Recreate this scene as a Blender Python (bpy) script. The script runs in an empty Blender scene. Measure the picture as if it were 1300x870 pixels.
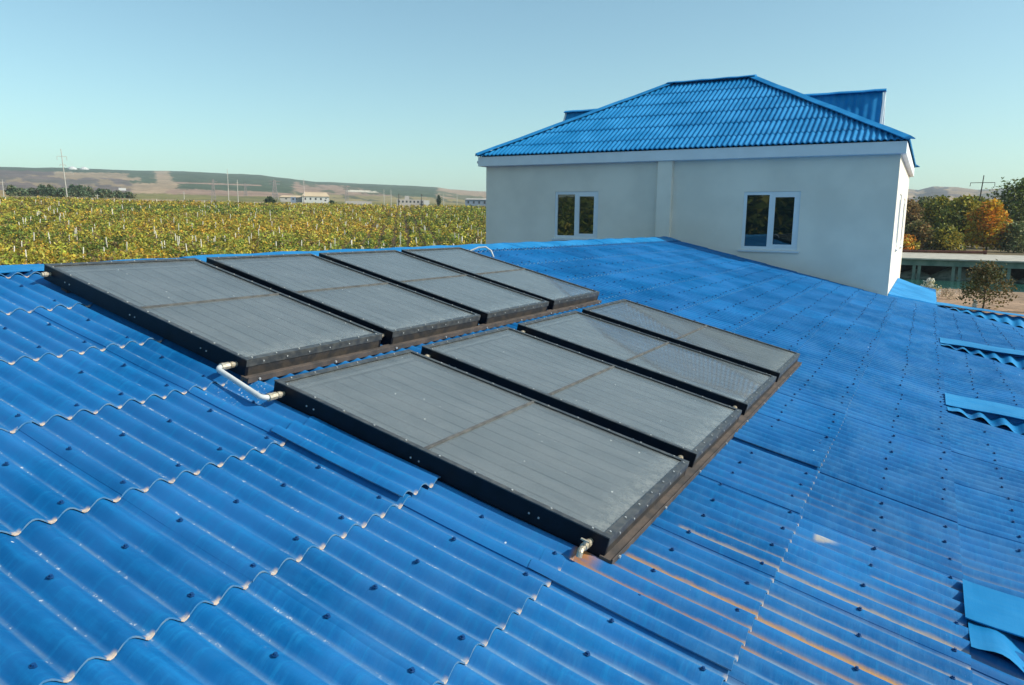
import bpy, math, random
import numpy as np
from mathutils import Matrix, Vector
random.seed(7); rng = np.random.default_rng(11)
scene = bpy.context.scene
COL = scene.collection
PI = math.pi
SL = 0.2342                      # fall of the big roof per metre towards +X
A0 = -1.684                      # its height at x = 0 (camera at the origin)
FLOOR = -5.5
def zr(x):
    x = np.asarray(x, float); z = A0 - SL*np.maximum(x, -5.45) - .06*np.minimum(x+5.45, 0)
    return float(z) if z.ndim == 0 else z

# ------------------------------------------------------------------ helpers
def link(o): COL.objects.link(o); return o
def tag(o, label=None, cat=None, group=None, kind=None):
    if label: o['label'] = label
    if cat: o['category'] = cat
    if group: o['group'] = group
    if kind: o['kind'] = kind
    return o
def empty(name, loc=(0, 0, 0), rot=(0, 0, 0)):
    o = bpy.data.objects.new(name, None); o.empty_display_size = .2
    o.location = loc; o.rotation_euler = rot
    return link(o)
def copy_tree(o, parent=None):
    c = o.copy(); link(c); c.parent = parent
    for ch in list(o.children): copy_tree(ch, c)
    return c
class MB:
    def __init__(s): s.v = []; s.f = []; s.m = []
    def add(s, vs, fs, mi=0):
        n = len(s.v); s.v += [tuple(p) for p in vs]
        for f in fs: s.f.append(tuple(n + i for i in f)); s.m.append(mi)
        return s
    def box(s, x0, x1, y0, y1, z0, z1, mi=0):
        return s.add([(x0,y0,z0),(x1,y0,z0),(x1,y1,z0),(x0,y1,z0),(x0,y0,z1),(x1,y0,z1),(x1,y1,z1),(x0,y1,z1)],
            [(0,3,2,1),(4,5,6,7),(0,1,5,4),(1,2,6,5),(2,3,7,6),(3,0,4,7)], mi)
    def tube(s, pts, r, seg=10, mi=0, caps=True):
        pts = [Vector(p) for p in pts]; n = len(pts)
        rs = r if isinstance(r, (list, tuple)) else [r] * n
        rings = []; prev = None
        for i, p in enumerate(pts):
            t = (pts[min(i+1, n-1)] - pts[max(i-1, 0)]).normalized()
            if prev is None:
                a = Vector((0,0,1)) if abs(t.z) < .9 else Vector((1,0,0))
                u = t.cross(a).normalized()
            else:
                u = (prev - t * prev.dot(t)).normalized()
            prev = u; w = t.cross(u)
            rings.append([p + (u*math.cos(2*PI*k/seg) + w*math.sin(2*PI*k/seg)) * rs[i] for k in range(seg)])
        vs = [q for ring in rings for q in ring]; fs = []
        for i in range(n-1):
            for k in range(seg):
                a = i*seg+k; b = i*seg+(k+1) % seg
                fs.append((a, b, b+seg, a+seg))
        if caps: fs.append(tuple(range(seg))[::-1]); fs.append(tuple((n-1)*seg+k for k in range(seg)))
        return s.add(vs, fs, mi)
    def build(s, name, mats, parent=None, smooth=False, bevel=0):
        me = bpy.data.meshes.new(name); me.from_pydata(s.v, [], s.f)
        for m in (mats if isinstance(mats, (list, tuple)) else [mats]): me.materials.append(m)
        me.polygons.foreach_set('material_index', s.m)
        if smooth: me.polygons.foreach_set('use_smooth', [True]*len(s.f))
        me.update()
        o = bpy.data.objects.new(name, me); link(o)
        if parent: o.parent = parent
        if bevel:
            b = o.modifiers.new('bevel', 'BEVEL'); b.width = bevel; b.segments = 2; b.limit_method = 'ANGLE'
        return o
def np_mesh(name, V, F, mat, parent=None, smooth=False, col=None, cname='tint'):
    """V (n,3), F (m,4) quads"""
    V = np.asarray(V, np.float32); F = np.asarray(F, np.int32)
    me = bpy.data.meshes.new(name)
    me.vertices.add(len(V)); me.vertices.foreach_set('co', V.ravel())
    me.loops.add(F.size); me.loops.foreach_set('vertex_index', F.ravel())
    me.polygons.add(len(F)); me.polygons.foreach_set('loop_start', np.arange(0, F.size, F.shape[1], dtype=np.int32))
    me.polygons.foreach_set('loop_total', np.full(len(F), F.shape[1], np.int32))
    me.update(calc_edges=True)
    if smooth: me.polygons.foreach_set('use_smooth', np.ones(len(F), bool))
    if col is not None:
        a = me.attributes.new(cname, 'FLOAT_COLOR', 'POINT')
        c = np.ones((len(V), 4), np.float32); c[:, :3] = col; a.data.foreach_set('color', c.ravel())
    for m in (mat if isinstance(mat, (list, tuple)) else [mat]): me.materials.append(m)
    o = bpy.data.objects.new(name, me); link(o)
    if parent: o.parent = parent
    return o
def grid_faces(nu, nv, flip=False):
    i = np.arange(nu-1)[:, None]*nv + np.arange(nv-1)[None, :]
    F = np.stack([i, i+nv, i+nv+1, i+1], -1).reshape(-1, 4)
    return F[:, ::-1] if flip else F

# ------------------------------------------------------------------ materials
def newmat(name):
    m = bpy.data.materials.new(name); m.use_nodes = True
    nt = m.node_tree; bs = nt.nodes['Principled BSDF']
    return m, nt, bs
def N(nt, t, **kw):
    n = nt.nodes.new(t)
    for k, v in kw.items():
        if k.startswith('i_'): n.inputs[k[2:].replace('_', ' ')].default_value = v
        else: setattr(n, k, v)
    return n
def coords(nt, scale=(1,1,1)):
    tc = N(nt, 'ShaderNodeTexCoord'); mp = N(nt, 'ShaderNodeMapping'); mp.inputs['Scale'].default_value = scale
    nt.links.new(tc.outputs['Object'], mp.inputs['Vector']); return mp.outputs['Vector']
def noise(nt, vec, scale, detail=4, rough=.55):
    n = N(nt, 'ShaderNodeTexNoise'); n.inputs['Scale'].default_value = scale
    n.inputs['Detail'].default_value = detail; n.inputs['Roughness'].default_value = rough
    nt.links.new(vec, n.inputs['Vector']); return n.outputs['Fac']
def ramp(nt, fac, lo, hi, a=0., b=1.):
    r = N(nt, 'ShaderNodeMapRange'); r.clamp = True; r.interpolation_type = 'SMOOTHSTEP'
    for k, v in zip(('From Min','From Max','To Min','To Max'), (lo, hi, a, b)): r.inputs[k].default_value = v
    nt.links.new(fac, r.inputs['Value']); return r.outputs['Result']
def mixc(nt, fac, a, b, mode='MIX'):
    m = N(nt, 'ShaderNodeMix', data_type='RGBA', blend_type=mode)
    for s, v in ((m.inputs[0], fac), (m.inputs[6], a), (m.inputs[7], b)):
        if isinstance(v, (int, float)): s.default_value = v
        elif isinstance(v, tuple): s.default_value = (*v, 1)
        else: nt.links.new(v, s)
    return m.outputs[2]
def mth(nt, op, a, b=0., c=0.):
    m = N(nt, 'ShaderNodeMath', operation=op)
    for s, v in zip(m.inputs, (a, b, c)):
        if isinstance(v, (int, float)): s.default_value = v
        else: nt.links.new(v, s)
    return m.outputs[0]
def bump(nt, bs, h, strength=.3, dist=.01):
    b = N(nt, 'ShaderNodeBump'); b.inputs['Strength'].default_value = strength; b.inputs['Distance'].default_value = dist
    nt.links.new(h, b.inputs['Height']); nt.links.new(b.outputs[0], bs.inputs['Normal'])
def simple(name, c, rough=.6, metal=0, var=.15, scale=6, spec=.5, bmp=.15, c2=None):
    m, nt, bs = newmat(name); v = coords(nt)
    n = noise(nt, v, scale, 5); n2 = noise(nt, v, scale*7, 3)
    d = tuple(x*(1-var*1.6) for x in c) if c2 is None else c2
    col = mixc(nt, ramp(nt, n, .35, .68), c, d)
    nt.links.new(col, bs.inputs['Base Color'])
    nt.links.new(ramp(nt, n2, .3, .7, rough*.85, min(1, rough*1.15)), bs.inputs['Roughness'])
    bs.inputs['Metallic'].default_value = metal; bs.inputs['Specular IOR Level'].default_value = spec
    if bmp: bump(nt, bs, n2, bmp, .004)
    return m

PITCH = .1195; TR0 = 1.95
def roof_paint(name, main=True, base=(.001,.130,.375), axis='Y'):
    m, nt, bs = newmat(name)
    v = coords(nt); sep = N(nt, 'ShaderNodeSeparateXYZ'); nt.links.new(v, sep.inputs[0])
    X, Y = sep.outputs[0], sep.outputs[1]
    n_big = noise(nt, v, 1.3, 4); n_mid = noise(nt, coords(nt, (1.4,6,2)), 3.2, 6, .65)
    n_fine = noise(nt, v, 60, 4, .7)
    dark = tuple(x*.74 for x in base); lite = (base[0]+.022, base[1]*1.22, base[2]*1.08)
    c = mixc(nt, ramp(nt, n_big, .3, .7), dark, lite)
    c = mixc(nt, ramp(nt, n_mid, .46, .72, 0, .5), c, (.006, .185, .45))
    # brush streaks across the waves
    n_br = noise(nt, coords(nt, (42, 5, 5)), 1.0, 4, .7)
    c = mixc(nt, ramp(nt, n_br, .48, .72, 0, .5), c, (.010, .19, .43))
    if main:
        tn = N(nt, 'ShaderNodeAttribute', attribute_name='tone')
        c = mixc(nt, 1.0, c, mixc(nt, tn.outputs['Fac'], (.84,.86,.88), (1.12,1.12,1.10)), 'MULTIPLY')
        ph = mth(nt, 'FRACT', mth(nt, 'DIVIDE', mth(nt, 'SUBTRACT', Y, TR0), PITCH))     # 0 in the trough
        dtr = mth(nt, 'ABSOLUTE', mth(nt, 'SUBTRACT', mth(nt, 'FRACT', mth(nt, 'ADD', ph, .5)), .5))  # 0 trough .. .5 crest
        n_long = noise(nt, coords(nt, (1.1, 7, 1)), 2.0, 5, .7)
        n_dot = noise(nt, coords(nt, (38, 30, 10)), 1.0, 3, .8)
        line = ramp(nt, dtr, .015, .085, 1, 0)
        # pale scuffs and settled dust in the troughs
        sc = mth(nt, 'MULTIPLY', line, ramp(nt, n_long, .40, .66, .10, .55))
        c = mixc(nt, sc, c, (.14, .23, .33))
        at_ = N(nt, 'ShaderNodeAttribute', attribute_name='wear'); nw = noise(nt, v, 24, 3, .6)
        c = mixc(nt, mth(nt, 'MULTIPLY', mth(nt, 'MULTIPLY', ramp(nt, at_.outputs['Fac'], .25, .95), ramp(nt, dtr, .06, .17, 1, 0)), ramp(nt, nw, .3, .6, .35, 1)), c, (.60, .46, .35))
        sc2 = mth(nt, 'MULTIPLY', ramp(nt, dtr, .0, .07, 1, 0), mth(nt, 'MULTIPLY', ramp(nt, n_dot, .56, .66), ramp(nt, n_long, .40, .6)))
        c = mixc(nt, sc2, c, (.55, .60, .64))
        # brown dust lines, stronger on the lower part of the slope
        wx = ramp(nt, X, -1.3, -.1); wy = ramp(nt, Y, 5.5, 3.9)
        n_d = noise(nt, coords(nt, (.8, 8.4, 1)), 1.5, 4, .7)
        dd = mth(nt, 'MULTIPLY', mth(nt, 'MULTIPLY', ramp(nt, dtr, .06, .26, 1, 0), ramp(nt, n_d, .42, .60)), mth(nt, 'MULTIPLY', wx, wy))
        c = mixc(nt, mth(nt, 'MULTIPLY', dd, .5), c, (.30, .26, .21))
        # far and right: worn, chalky patches
        wr = ramp(nt, X, -2.6, .3); n_w = noise(nt, coords(nt, (2.6, 1.2, 1)), 1.6, 6, .72)
        c = mixc(nt, mth(nt, 'MULTIPLY', ramp(nt, n_w, .42, .66, 0, .38), wr), c, (.075, .225, .42))
        n_k = noise(nt, coords(nt, (3.2, 2.2, 1)), 2.3, 5, .7)
        c = mixc(nt, mth(nt, 'MULTIPLY', ramp(nt, n_k, .50, .66, 0, .28), wr), c, (.002, .075, .24))
        c = mixc(nt, mth(nt, 'MULTIPLY', mth(nt, 'MULTIPLY', ramp(nt, dtr, .03, .13, 1, 0), ramp(nt, n_long, .30, .6, .25, .75)), wr), c, (.17, .28, .40))
        c = mixc(nt, mth(nt, 'MULTIPLY', ramp(nt, dtr, .38, .5, 0, .25), wr), c, (.001, .085, .27))
        n_sp = noise(nt, coords(nt, (9, 9, 9)), 3.0, 6, .8)
        c = mixc(nt, mth(nt, 'MULTIPLY', ramp(nt, n_sp, .64, .72, 0, .6), wr), c, (.24, .34, .44))
        # rust streaks: (x0, x1, y at x0, y at x1, half width, strength)
        nz = noise(nt, coords(nt, (5, 11, 1)), 2.2, 5, .7)
        def streak(x0, x1, ya, yb, w, st, colr, c):
            t = ramp(nt, X, x0, x1); yc = mth(nt, 'ADD', mth(nt, 'MULTIPLY', mth(nt, 'SUBTRACT', X, x0), (yb-ya)/(x1-x0)), ya)
            d = mth(nt, 'ABSOLUTE', mth(nt, 'SUBTRACT', Y, yc))
            d = mth(nt, 'ADD', d, mth(nt, 'MULTIPLY', mth(nt, 'SUBTRACT', nz, .5), w*1.6))
            k = ramp(nt, d, w*.35, w, 1, 0)
            inx = mth(nt, 'MULTIPLY', ramp(nt, X, x0-.01, x0+.02), ramp(nt, X, x1, x1-.1))
            k = mth(nt, 'MULTIPLY', mth(nt, 'MULTIPLY', k, inx), mth(nt, 'MULTIPLY', ramp(nt, nz, .3, .55, .5, 1), st))
            return mixc(nt, k, c, colr)
        rust = (.34, .17, .07); tan = (.36, .29, .22)
        yt = lambda n: TR0 + PITCH*n
        c = streak(-1.21, -1.06, 2.72, 2.73, .085, .95, (.46,.19,.05), c)
        c = streak(-1.20, -.35, yt(6), yt(6), .020, .75, rust, c)
        c = streak(-1.18, .2, yt(7), yt(7), .018, .7, rust, c)
        c = streak(-1.05, .33, yt(8), yt(8), .026, .95, (.46,.25,.09), c)
        c = streak(-1.0, -.1, yt(9), yt(9), .022, .6, tan, c)
        c = streak(-.47, .33, yt(10), yt(10), .020, .6, tan, c)
        c = streak(-.95, .33, yt(12), yt(12), .026, .9, (.40,.32,.24), c)
        c = streak(-.85, .33, yt(13), yt(13), .020, .75, tan, c)
        c = streak(-.1, .8, yt(15), yt(15), .022, .8, tan, c)
        c = streak(.0, .33, yt(17), yt(17), .018, .6, tan, c)
        c = streak(-.38, -.24, 3.90, 3.93, .03, .9, (.50,.44,.36), c)
        # splashes of white paint
        vo = N(nt, 'ShaderNodeTexVoronoi'); vo.inputs['Scale'].default_value = 9; nt.links.new(v, vo.inputs['Vector'])
        vs = N(nt, 'ShaderNodeSeparateColor'); nt.links.new(vo.outputs['Color'], vs.inputs[0])
        k = mth(nt, 'MULTIPLY', ramp(nt, vo.outputs['Distance'], .035, .06, 1, 0), ramp(nt, vs.outputs[0], .86, .87))
        c = mixc(nt, k, c, (.62, .68, .70))
        vo = N(nt, 'ShaderNodeTexVoronoi'); vo.inputs['Scale'].default_value = 55; nt.links.new(v, vo.inputs['Vector'])
        ring = N(nt, 'ShaderNodeVectorMath', operation='DISTANCE'); nt.links.new(v, ring.inputs[0]); ring.inputs[1].default_value = (-3.18, 2.70, -.93)
        k = mth(nt, 'MULTIPLY', ramp(nt, vo.outputs['Distance'], .22, .34, 1, 0), mth(nt, 'MULTIPLY', ramp(nt, ring.outputs['Value'], .05, .2, 1, 0), ramp(nt, n_fine, .48, .55)))
        c = mixc(nt, k, c, (.66, .70, .72))
    nt.links.new(c, bs.inputs['Base Color'])
    nt.links.new(ramp(nt, n_mid, .3, .7, .42, .62), bs.inputs['Roughness'])
    bs.inputs['Specular IOR Level'].default_value = .16
    h = mth(nt, 'ADD', mth(nt, 'MULTIPLY', n_fine, .35), n_br)
    bump(nt, bs, h, .45, .003)
    return m
M = {}
M['roof'] = roof_paint('blue_roof_paint')
M['roof2'] = roof_paint('blue_sheet_paint', False, (.003,.195,.47))
M['cap'] = roof_paint('blue_skylit_paint', False, (.006,.22,.54))  # same blue paint made lighter, sky reflection put into its colour
M['lip'] = simple('worn_sheet_edge', (.03,.15,.32), .7, 0, .3, 30, .3, .2, c2=(.12,.20,.28))
M['tip'] = simple('dusty_trough_end', (.62,.46,.34), .85, 0, .3, 60, .2, .4, c2=(.40,.33,.28))
M['bolt'] = simple('dark_blue_bolt', (.003,.055,.19), .4, 0, .2, 40)
M['black'] = simple('black_enamel', (.004,.006,.012), .5, 0, .3, 14, .25, .1)
M['blackdirty'] = simple('scuffed_black_frame', (.022,.022,.024), .5, 0, .3, 16, .5, .2, c2=(.050,.040,.033))
M['trim'] = simple('grey_trim', (.040,.044,.048), .38, 0, .3, 22, .5, .15, c2=(.085,.085,.08))
M['dividing'] = simple('dusty_bar', (.13,.125,.115), .7, 0, .3, 9, .4, .3, c2=(.06,.06,.06))
M['rail'] = simple('rusty_rail', (.105,.080,.066), .75, 0, .3, 9, .3, .3, c2=(.055,.048,.045))
M['screw'] = simple('zinc_screw', (.62,.62,.60), .4, .3, .2, 50, .5, 0)
M['brass'] = simple('brass_fitting', (.50,.40,.26), .4, .5, .3, 60, .5, .1, c2=(.55,.50,.42))
M['pvc'] = simple('white_plastic_pipe', (.60,.61,.60), .45, 0, .08, 12, .4, .05)
M['wall'] = simple('cream_render', (.82,.74,.64), .92, 0, .07, .9, .2, .25)
M['white'] = simple('white_board', (.74,.76,.78), .6, 0, .04, 2, .3, .05)
M['sill'] = simple('pale_sill', (.66,.69,.72), .5, 0, .05, 3, .3, .05)
M['concrete'] = simple('pale_concrete', (.52,.47,.39), .9, 0, .2, .8, .2, .3)
M['algae'] = simple('green_stained_concrete', (.21,.26,.21), .85, 0, .3, .9, .2, .3, c2=(.11,.17,.14))
M['rubble'] = simple('rubble_heap', (.40,.43,.36), .95, 0, .3, 1.5, .2, .6, c2=(.18,.22,.18))
M['wood'] = simple('weathered_wood', (.10,.08,.065), .9, 0, .3, 4, .2, .3)
M['polec'] = simple('concrete_pole', (.50,.47,.42), .9, 0, .1, 1, .2, .1)
M['lattice'] = simple('painted_steel', (.30,.27,.26), .7, 0, .1, 1, .3, .1)
M['mast'] = simple('striped_mast_paint', (.60,.50,.48), .6, 0, .1, 1, .3, .1)
M['rustpipe'] = simple('rusty_pipe', (.16,.06,.04), .8, 0, .3, 1.2, .3, .2)
M['stone'] = simple('pale_post', (.80,.74,.64), .9, 0, .2, 3, .2, .2)
M['farwall'] = simple('far_wall', (.48,.44,.40), .9, 0, .1, .2, .2, 0)
M['farwhite'] = simple('far_white_wall', (.58,.57,.54), .9, 0, .05, .2, .2, 0)
M['farroof'] = simple('far_tan_roof', (.55,.42,.28), .9, 0, .1, .1, .2, 0)
M['fargrey'] = simple('far_grey_cladding', (.20,.25,.33), .7, 0, .1, .2, .3, 0)
M['fardark'] = simple('far_opening', (.03,.035,.04), .6, 0, .1, .5, .3, 0)
M['bark'] = simple('bark', (.09,.07,.05), .95, 0, .3, 6, .2, .5)
M['sack'] = simple('white_sack', (.75,.74,.70), .8, 0, .1, 5, .3, .3)
M['rubber'] = simple('black_rubber', (.02,.02,.02), .8, 0, .2, 5, .3, .2)

def glass_dusty():
    m, nt, bs = newmat('dusty_glass')
    v = coords(nt); n1 = noise(nt, coords(nt, (1.2, 4, 1)), 2.0, 5, .65); n2 = noise(nt, v, 25, 4, .7)
    c = mixc(nt, ramp(nt, n1, .3, .7), (.205,.235,.245), (.245,.268,.270))
    # dust gathered along the lower end of each collector
    sep = N(nt, 'ShaderNodeSeparateXYZ'); nt.links.new(v, sep.inputs[0])
    k = mth(nt, 'MULTIPLY', ramp(nt, sep.outputs[0], 1.75, 1.97), ramp(nt, n2, .35, .7, .1, .42))
    c = mixc(nt, k, c, (.34,.315,.25))
    vo = N(nt, 'ShaderNodeTexVoronoi'); vo.inputs['Scale'].default_value = 13
    oi = N(nt, 'ShaderNodeObjectInfo'); va = N(nt, 'ShaderNodeVectorMath', operation='ADD'); nt.links.new(v, va.inputs[0])
    cx = N(nt, 'ShaderNodeCombineXYZ'); nt.links.new(mth(nt, 'MULTIPLY', oi.outputs['Random'], 31.), cx.inputs[0]); nt.links.new(mth(nt, 'MULTIPLY', oi.outputs['Random'], 17.), cx.inputs[1])
    nt.links.new(cx.outputs[0], va.inputs[1]); nt.links.new(va.outputs[0], vo.inputs['Vector'])
    vs = N(nt, 'ShaderNodeSeparateColor'); nt.links.new(vo.outputs['Color'], vs.inputs[0])
    sp = mth(nt, 'MULTIPLY', ramp(nt, vo.outputs['Distance'], .05, .09, 1, 0), ramp(nt, vs.outputs[1], .80, .81))
    c = mixc(nt, sp, c, (.62,.62,.58))
    nt.links.new(c, bs.inputs['Base Color'])
    bs.inputs['Roughness'].default_value = .42; bs.inputs['Specular IOR Level'].default_value = .25
    bs.inputs['Coat Weight'].default_value = 1.0; bs.inputs['Coat Roughness'].default_value = .035; bs.inputs['Coat IOR'].default_value = 1.5
    tr = N(nt, 'ShaderNodeBsdfTransparent'); mx = N(nt, 'ShaderNodeMixShader')
    nt.links.new(mth(nt, 'MAXIMUM', mth(nt, 'ADD', ramp(nt, n1, .3, .7, .38, .47), k), sp), mx.inputs[0])
    nt.links.new(tr.outputs[0], mx.inputs[1]); nt.links.new(bs.outputs[0], mx.inputs[2])
    nt.links.new(mx.outputs[0], nt.nodes['Material Output'].inputs['Surface'])
    return m
M['glass'] = glass_dusty()
M['absorber'] = simple('selective_absorber', (.21,.235,.24), .5, 0, .2, 3, .4, .1)
M['absgap'] = simple('absorber_gap', (.004,.005,.006), .6, 0, .1, 3, .3, 0)
def winglass():
    m, nt, bs = newmat('window_glass')
    bs.inputs['Base Color'].default_value = (.012,.02,.022,1); bs.inputs['Roughness'].default_value = .015
    bs.inputs['Specular IOR Level'].default_value = .8; bs.inputs['IOR'].default_value = 1.75
    v = coords(nt); bump(nt, bs, noise(nt, v, 1.4, 2), .06, .02)
    return m
M['pane'] = winglass()
def water():
    m, nt, bs = newmat('pond_water')
    v = coords(nt, (1, 3, 1))
    c = mixc(nt, ramp(nt, noise(nt, v, .15, 4), .35, .65), (.014,.075,.060), (.022,.105,.080))
    nt.links.new(c, bs.inputs['Base Color']); bs.inputs['Roughness'].default_value = .12
    bs.inputs['Specular IOR Level'].default_value = .5
    bump(nt, bs, noise(nt, v, 1.2, 4), .35, .08)
    return m
M['water'] = water()
def leafmat(name, rough=.6, trans=.25):
    m, nt, bs = newmat(name)
    a = N(nt, 'ShaderNodeAttribute', attribute_name='tint')
    n = noise(nt, coords(nt), 1.7, 3)
    c = mixc(nt, 1.0, a.outputs['Color'], mixc(nt, ramp(nt, n, .3, .7), (.75,.75,.75), (1.2,1.2,1.1)), 'MULTIPLY')
    nt.links.new(c, bs.inputs['Base Color']); bs.inputs['Roughness'].default_value = rough
    bs.inputs['Specular IOR Level'].default_value = .2
    t = N(nt, 'ShaderNodeBsdfTranslucent'); nt.links.new(c, t.inputs['Color'])
    mx = N(nt, 'ShaderNodeMixShader'); mx.inputs[0].default_value = trans
    nt.links.new(bs.outputs[0], mx.inputs[1]); nt.links.new(t.outputs[0], mx.inputs[2])
    nt.links.new(mx.outputs[0], nt.nodes['Material Output'].inputs['Surface'])
    return m
M['leaf'] = leafmat('leaves')
def groundmat():
    m, nt, bs = newmat('ground_cover')
    a = N(nt, 'ShaderNodeAttribute', attribute_name='tint')
    v = coords(nt)
    n = noise(nt, v, .05, 8, .7); n2 = noise(nt, v, 1.6, 6, .7); n3 = noise(nt, v, .012, 6, .75)
    k = mixc(nt, ramp(nt, n, .3, .7), (.62,.64,.62), (1.28,1.24,1.2))
    k2 = mixc(nt, ramp(nt, n2, .3, .7), (.7,.7,.7), (1.25,1.22,1.2))
    k3 = mixc(nt, ramp(nt, n3, .35, .65), (.82,.85,.84), (1.16,1.12,1.10))
    c = mixc(nt, 1.0, a.outputs['Color'], k, 'MULTIPLY'); c = mixc(nt, 1.0, c, k2, 'MULTIPLY'); c = mixc(nt, 1.0, c, k3, 'MULTIPLY')
    nt.links.new(c, bs.inputs['Base Color']); bs.inputs['Roughness'].default_value = .95; bs.inputs['Specular IOR Level'].default_value = .1
    bump(nt, bs, n2, .5, .12)
    return m
M['ground'] = groundmat()

# ------------------------------------------------------------------ camera (origin), sun, sky
cam = bpy.data.cameras.new('camera'); co = bpy.data.objects.new('camera', cam); link(co)
Rt = Vector((0.87069, 0.49167, 0.01256)); Up = Vector((-0.09011, 0.13436, 0.98683)); Fw = Vector((-0.48351, 0.86035, -0.16129))
Fw.normalize(); Rt = (Rt - Fw*Rt.dot(Fw)).normalized(); Up = Rt.cross(Fw)
co.matrix_world = Matrix(((Rt.x, Up.x, -Fw.x, 0), (Rt.y, Up.y, -Fw.y, 0), (Rt.z, Up.z, -Fw.z, 0), (0, 0, 0, 1)))
cam.sensor_width = 36; cam.lens = 36*928/1300; cam.clip_start = .05; cam.clip_end = 20000
scene.camera = co
SUN_EL, SUN_AZ = math.radians(37), math.radians(15)      # azimuth from +X towards +Y
sd = Vector((math.cos(SUN_EL)*math.cos(SUN_AZ), math.cos(SUN_EL)*math.sin(SUN_AZ), math.sin(SUN_EL)))
sun = bpy.data.lights.new('sun', 'SUN'); sun.energy = 3.8; sun.angle = math.radians(.53); sun.color = (1, .945, .86)
so = bpy.data.objects.new('sun', sun); link(so); so.rotation_euler = sd.to_track_quat('Z', 'Y').to_euler(); so.location = (0, 0, 50)
w = bpy.data.worlds.new('World'); scene.world = w; w.use_nodes = True
nt = w.node_tree; bg = nt.nodes['Background']; sky = nt.nodes.new('ShaderNodeTexSky'); sky.sky_type = 'NISHITA'
sky.sun_disc = False; sky.sun_elevation = SUN_EL; sky.sun_rotation = math.atan2(sd.x, sd.y)
sky.altitude = 100; sky.air_density = 1.0; sky.dust_density = 1.3; sky.ozone_density = 1.2
mx = nt.nodes.new('ShaderNodeMix'); mx.data_type = 'RGBA'; mx.blend_type = 'MULTIPLY'; mx.inputs[0].default_value = 1
mx.inputs[7].default_value = (.84, 1.04, .925, 1)
nt.links.new(sky.outputs[0], mx.inputs[6]); nt.links.new(mx.outputs[2], bg.inputs[0]); bg.inputs[1].default_value = .135
scene.view_settings.view_transform = 'Standard'; scene.view_settings.look = 'None'
scene.view_settings.exposure = .41; scene.view_settings.gamma = 1

# ------------------------------------------------------------------ the big corrugated roof
lower = empty('roofed_building', (0, 0, 0))
tag(lower, 'low building with worn blue corrugated roof carrying the eight solar collectors', 'building')
AMP = .0180
def wavez(y):
    p = (y-TR0)/PITCH
    a = -np.cos(2*PI*p); b = 2*np.sqrt(np.sin(PI*p)**2 + .01) - 1.1
    return AMP*(.45*a + .55*b)
YB = [3.70, 8.32, 12.9, 19.4]
def lift(x, y):
    """right hand bays rise from the seam at x=.31, each like a shallow saw tooth"""
    if x <= .31: return 0.
    base = .14*(min(x, 3)-.31)
    y0s = [-.92] + YB
    for i in range(4):
        if y0s[i] <= y < y0s[i+1]:
            e = .0
            t = 1-(y-y0s[i])/(y0s[i+1]-y0s[i])
            return (base + e*min(1, (x-.31)/.05))*t
    return 0.
LAPS = [-5.45, -4.75, -4.04, -3.34, -2.63, -1.915, -1.19, -.475, .305, 1.02, 1.74, 2.46, 3.18, 3.90, 4.62, 5.34, 6.06]
SW = PITCH*7
LIFTED = {(5, 2.45): .024, (7, 2.45): .014, (7, 4.96): .024, (3, 8.9): .016, (4, 8.9): .02, (5, 8.9): .01, (6, 8.9): .02, (7, 11.5): .02, (5, 11.5): .02, (1, 11.5): .018, (2, 11.5): .02}
VV = []; FF = []; MI = []; WW = []; TT = []; nvert = 0
JY = 2.45
jmin = int(math.floor((-6-JY)/SW)); jmax = int(math.ceil((24-JY)/SW))
srng = random.Random(3)
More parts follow.
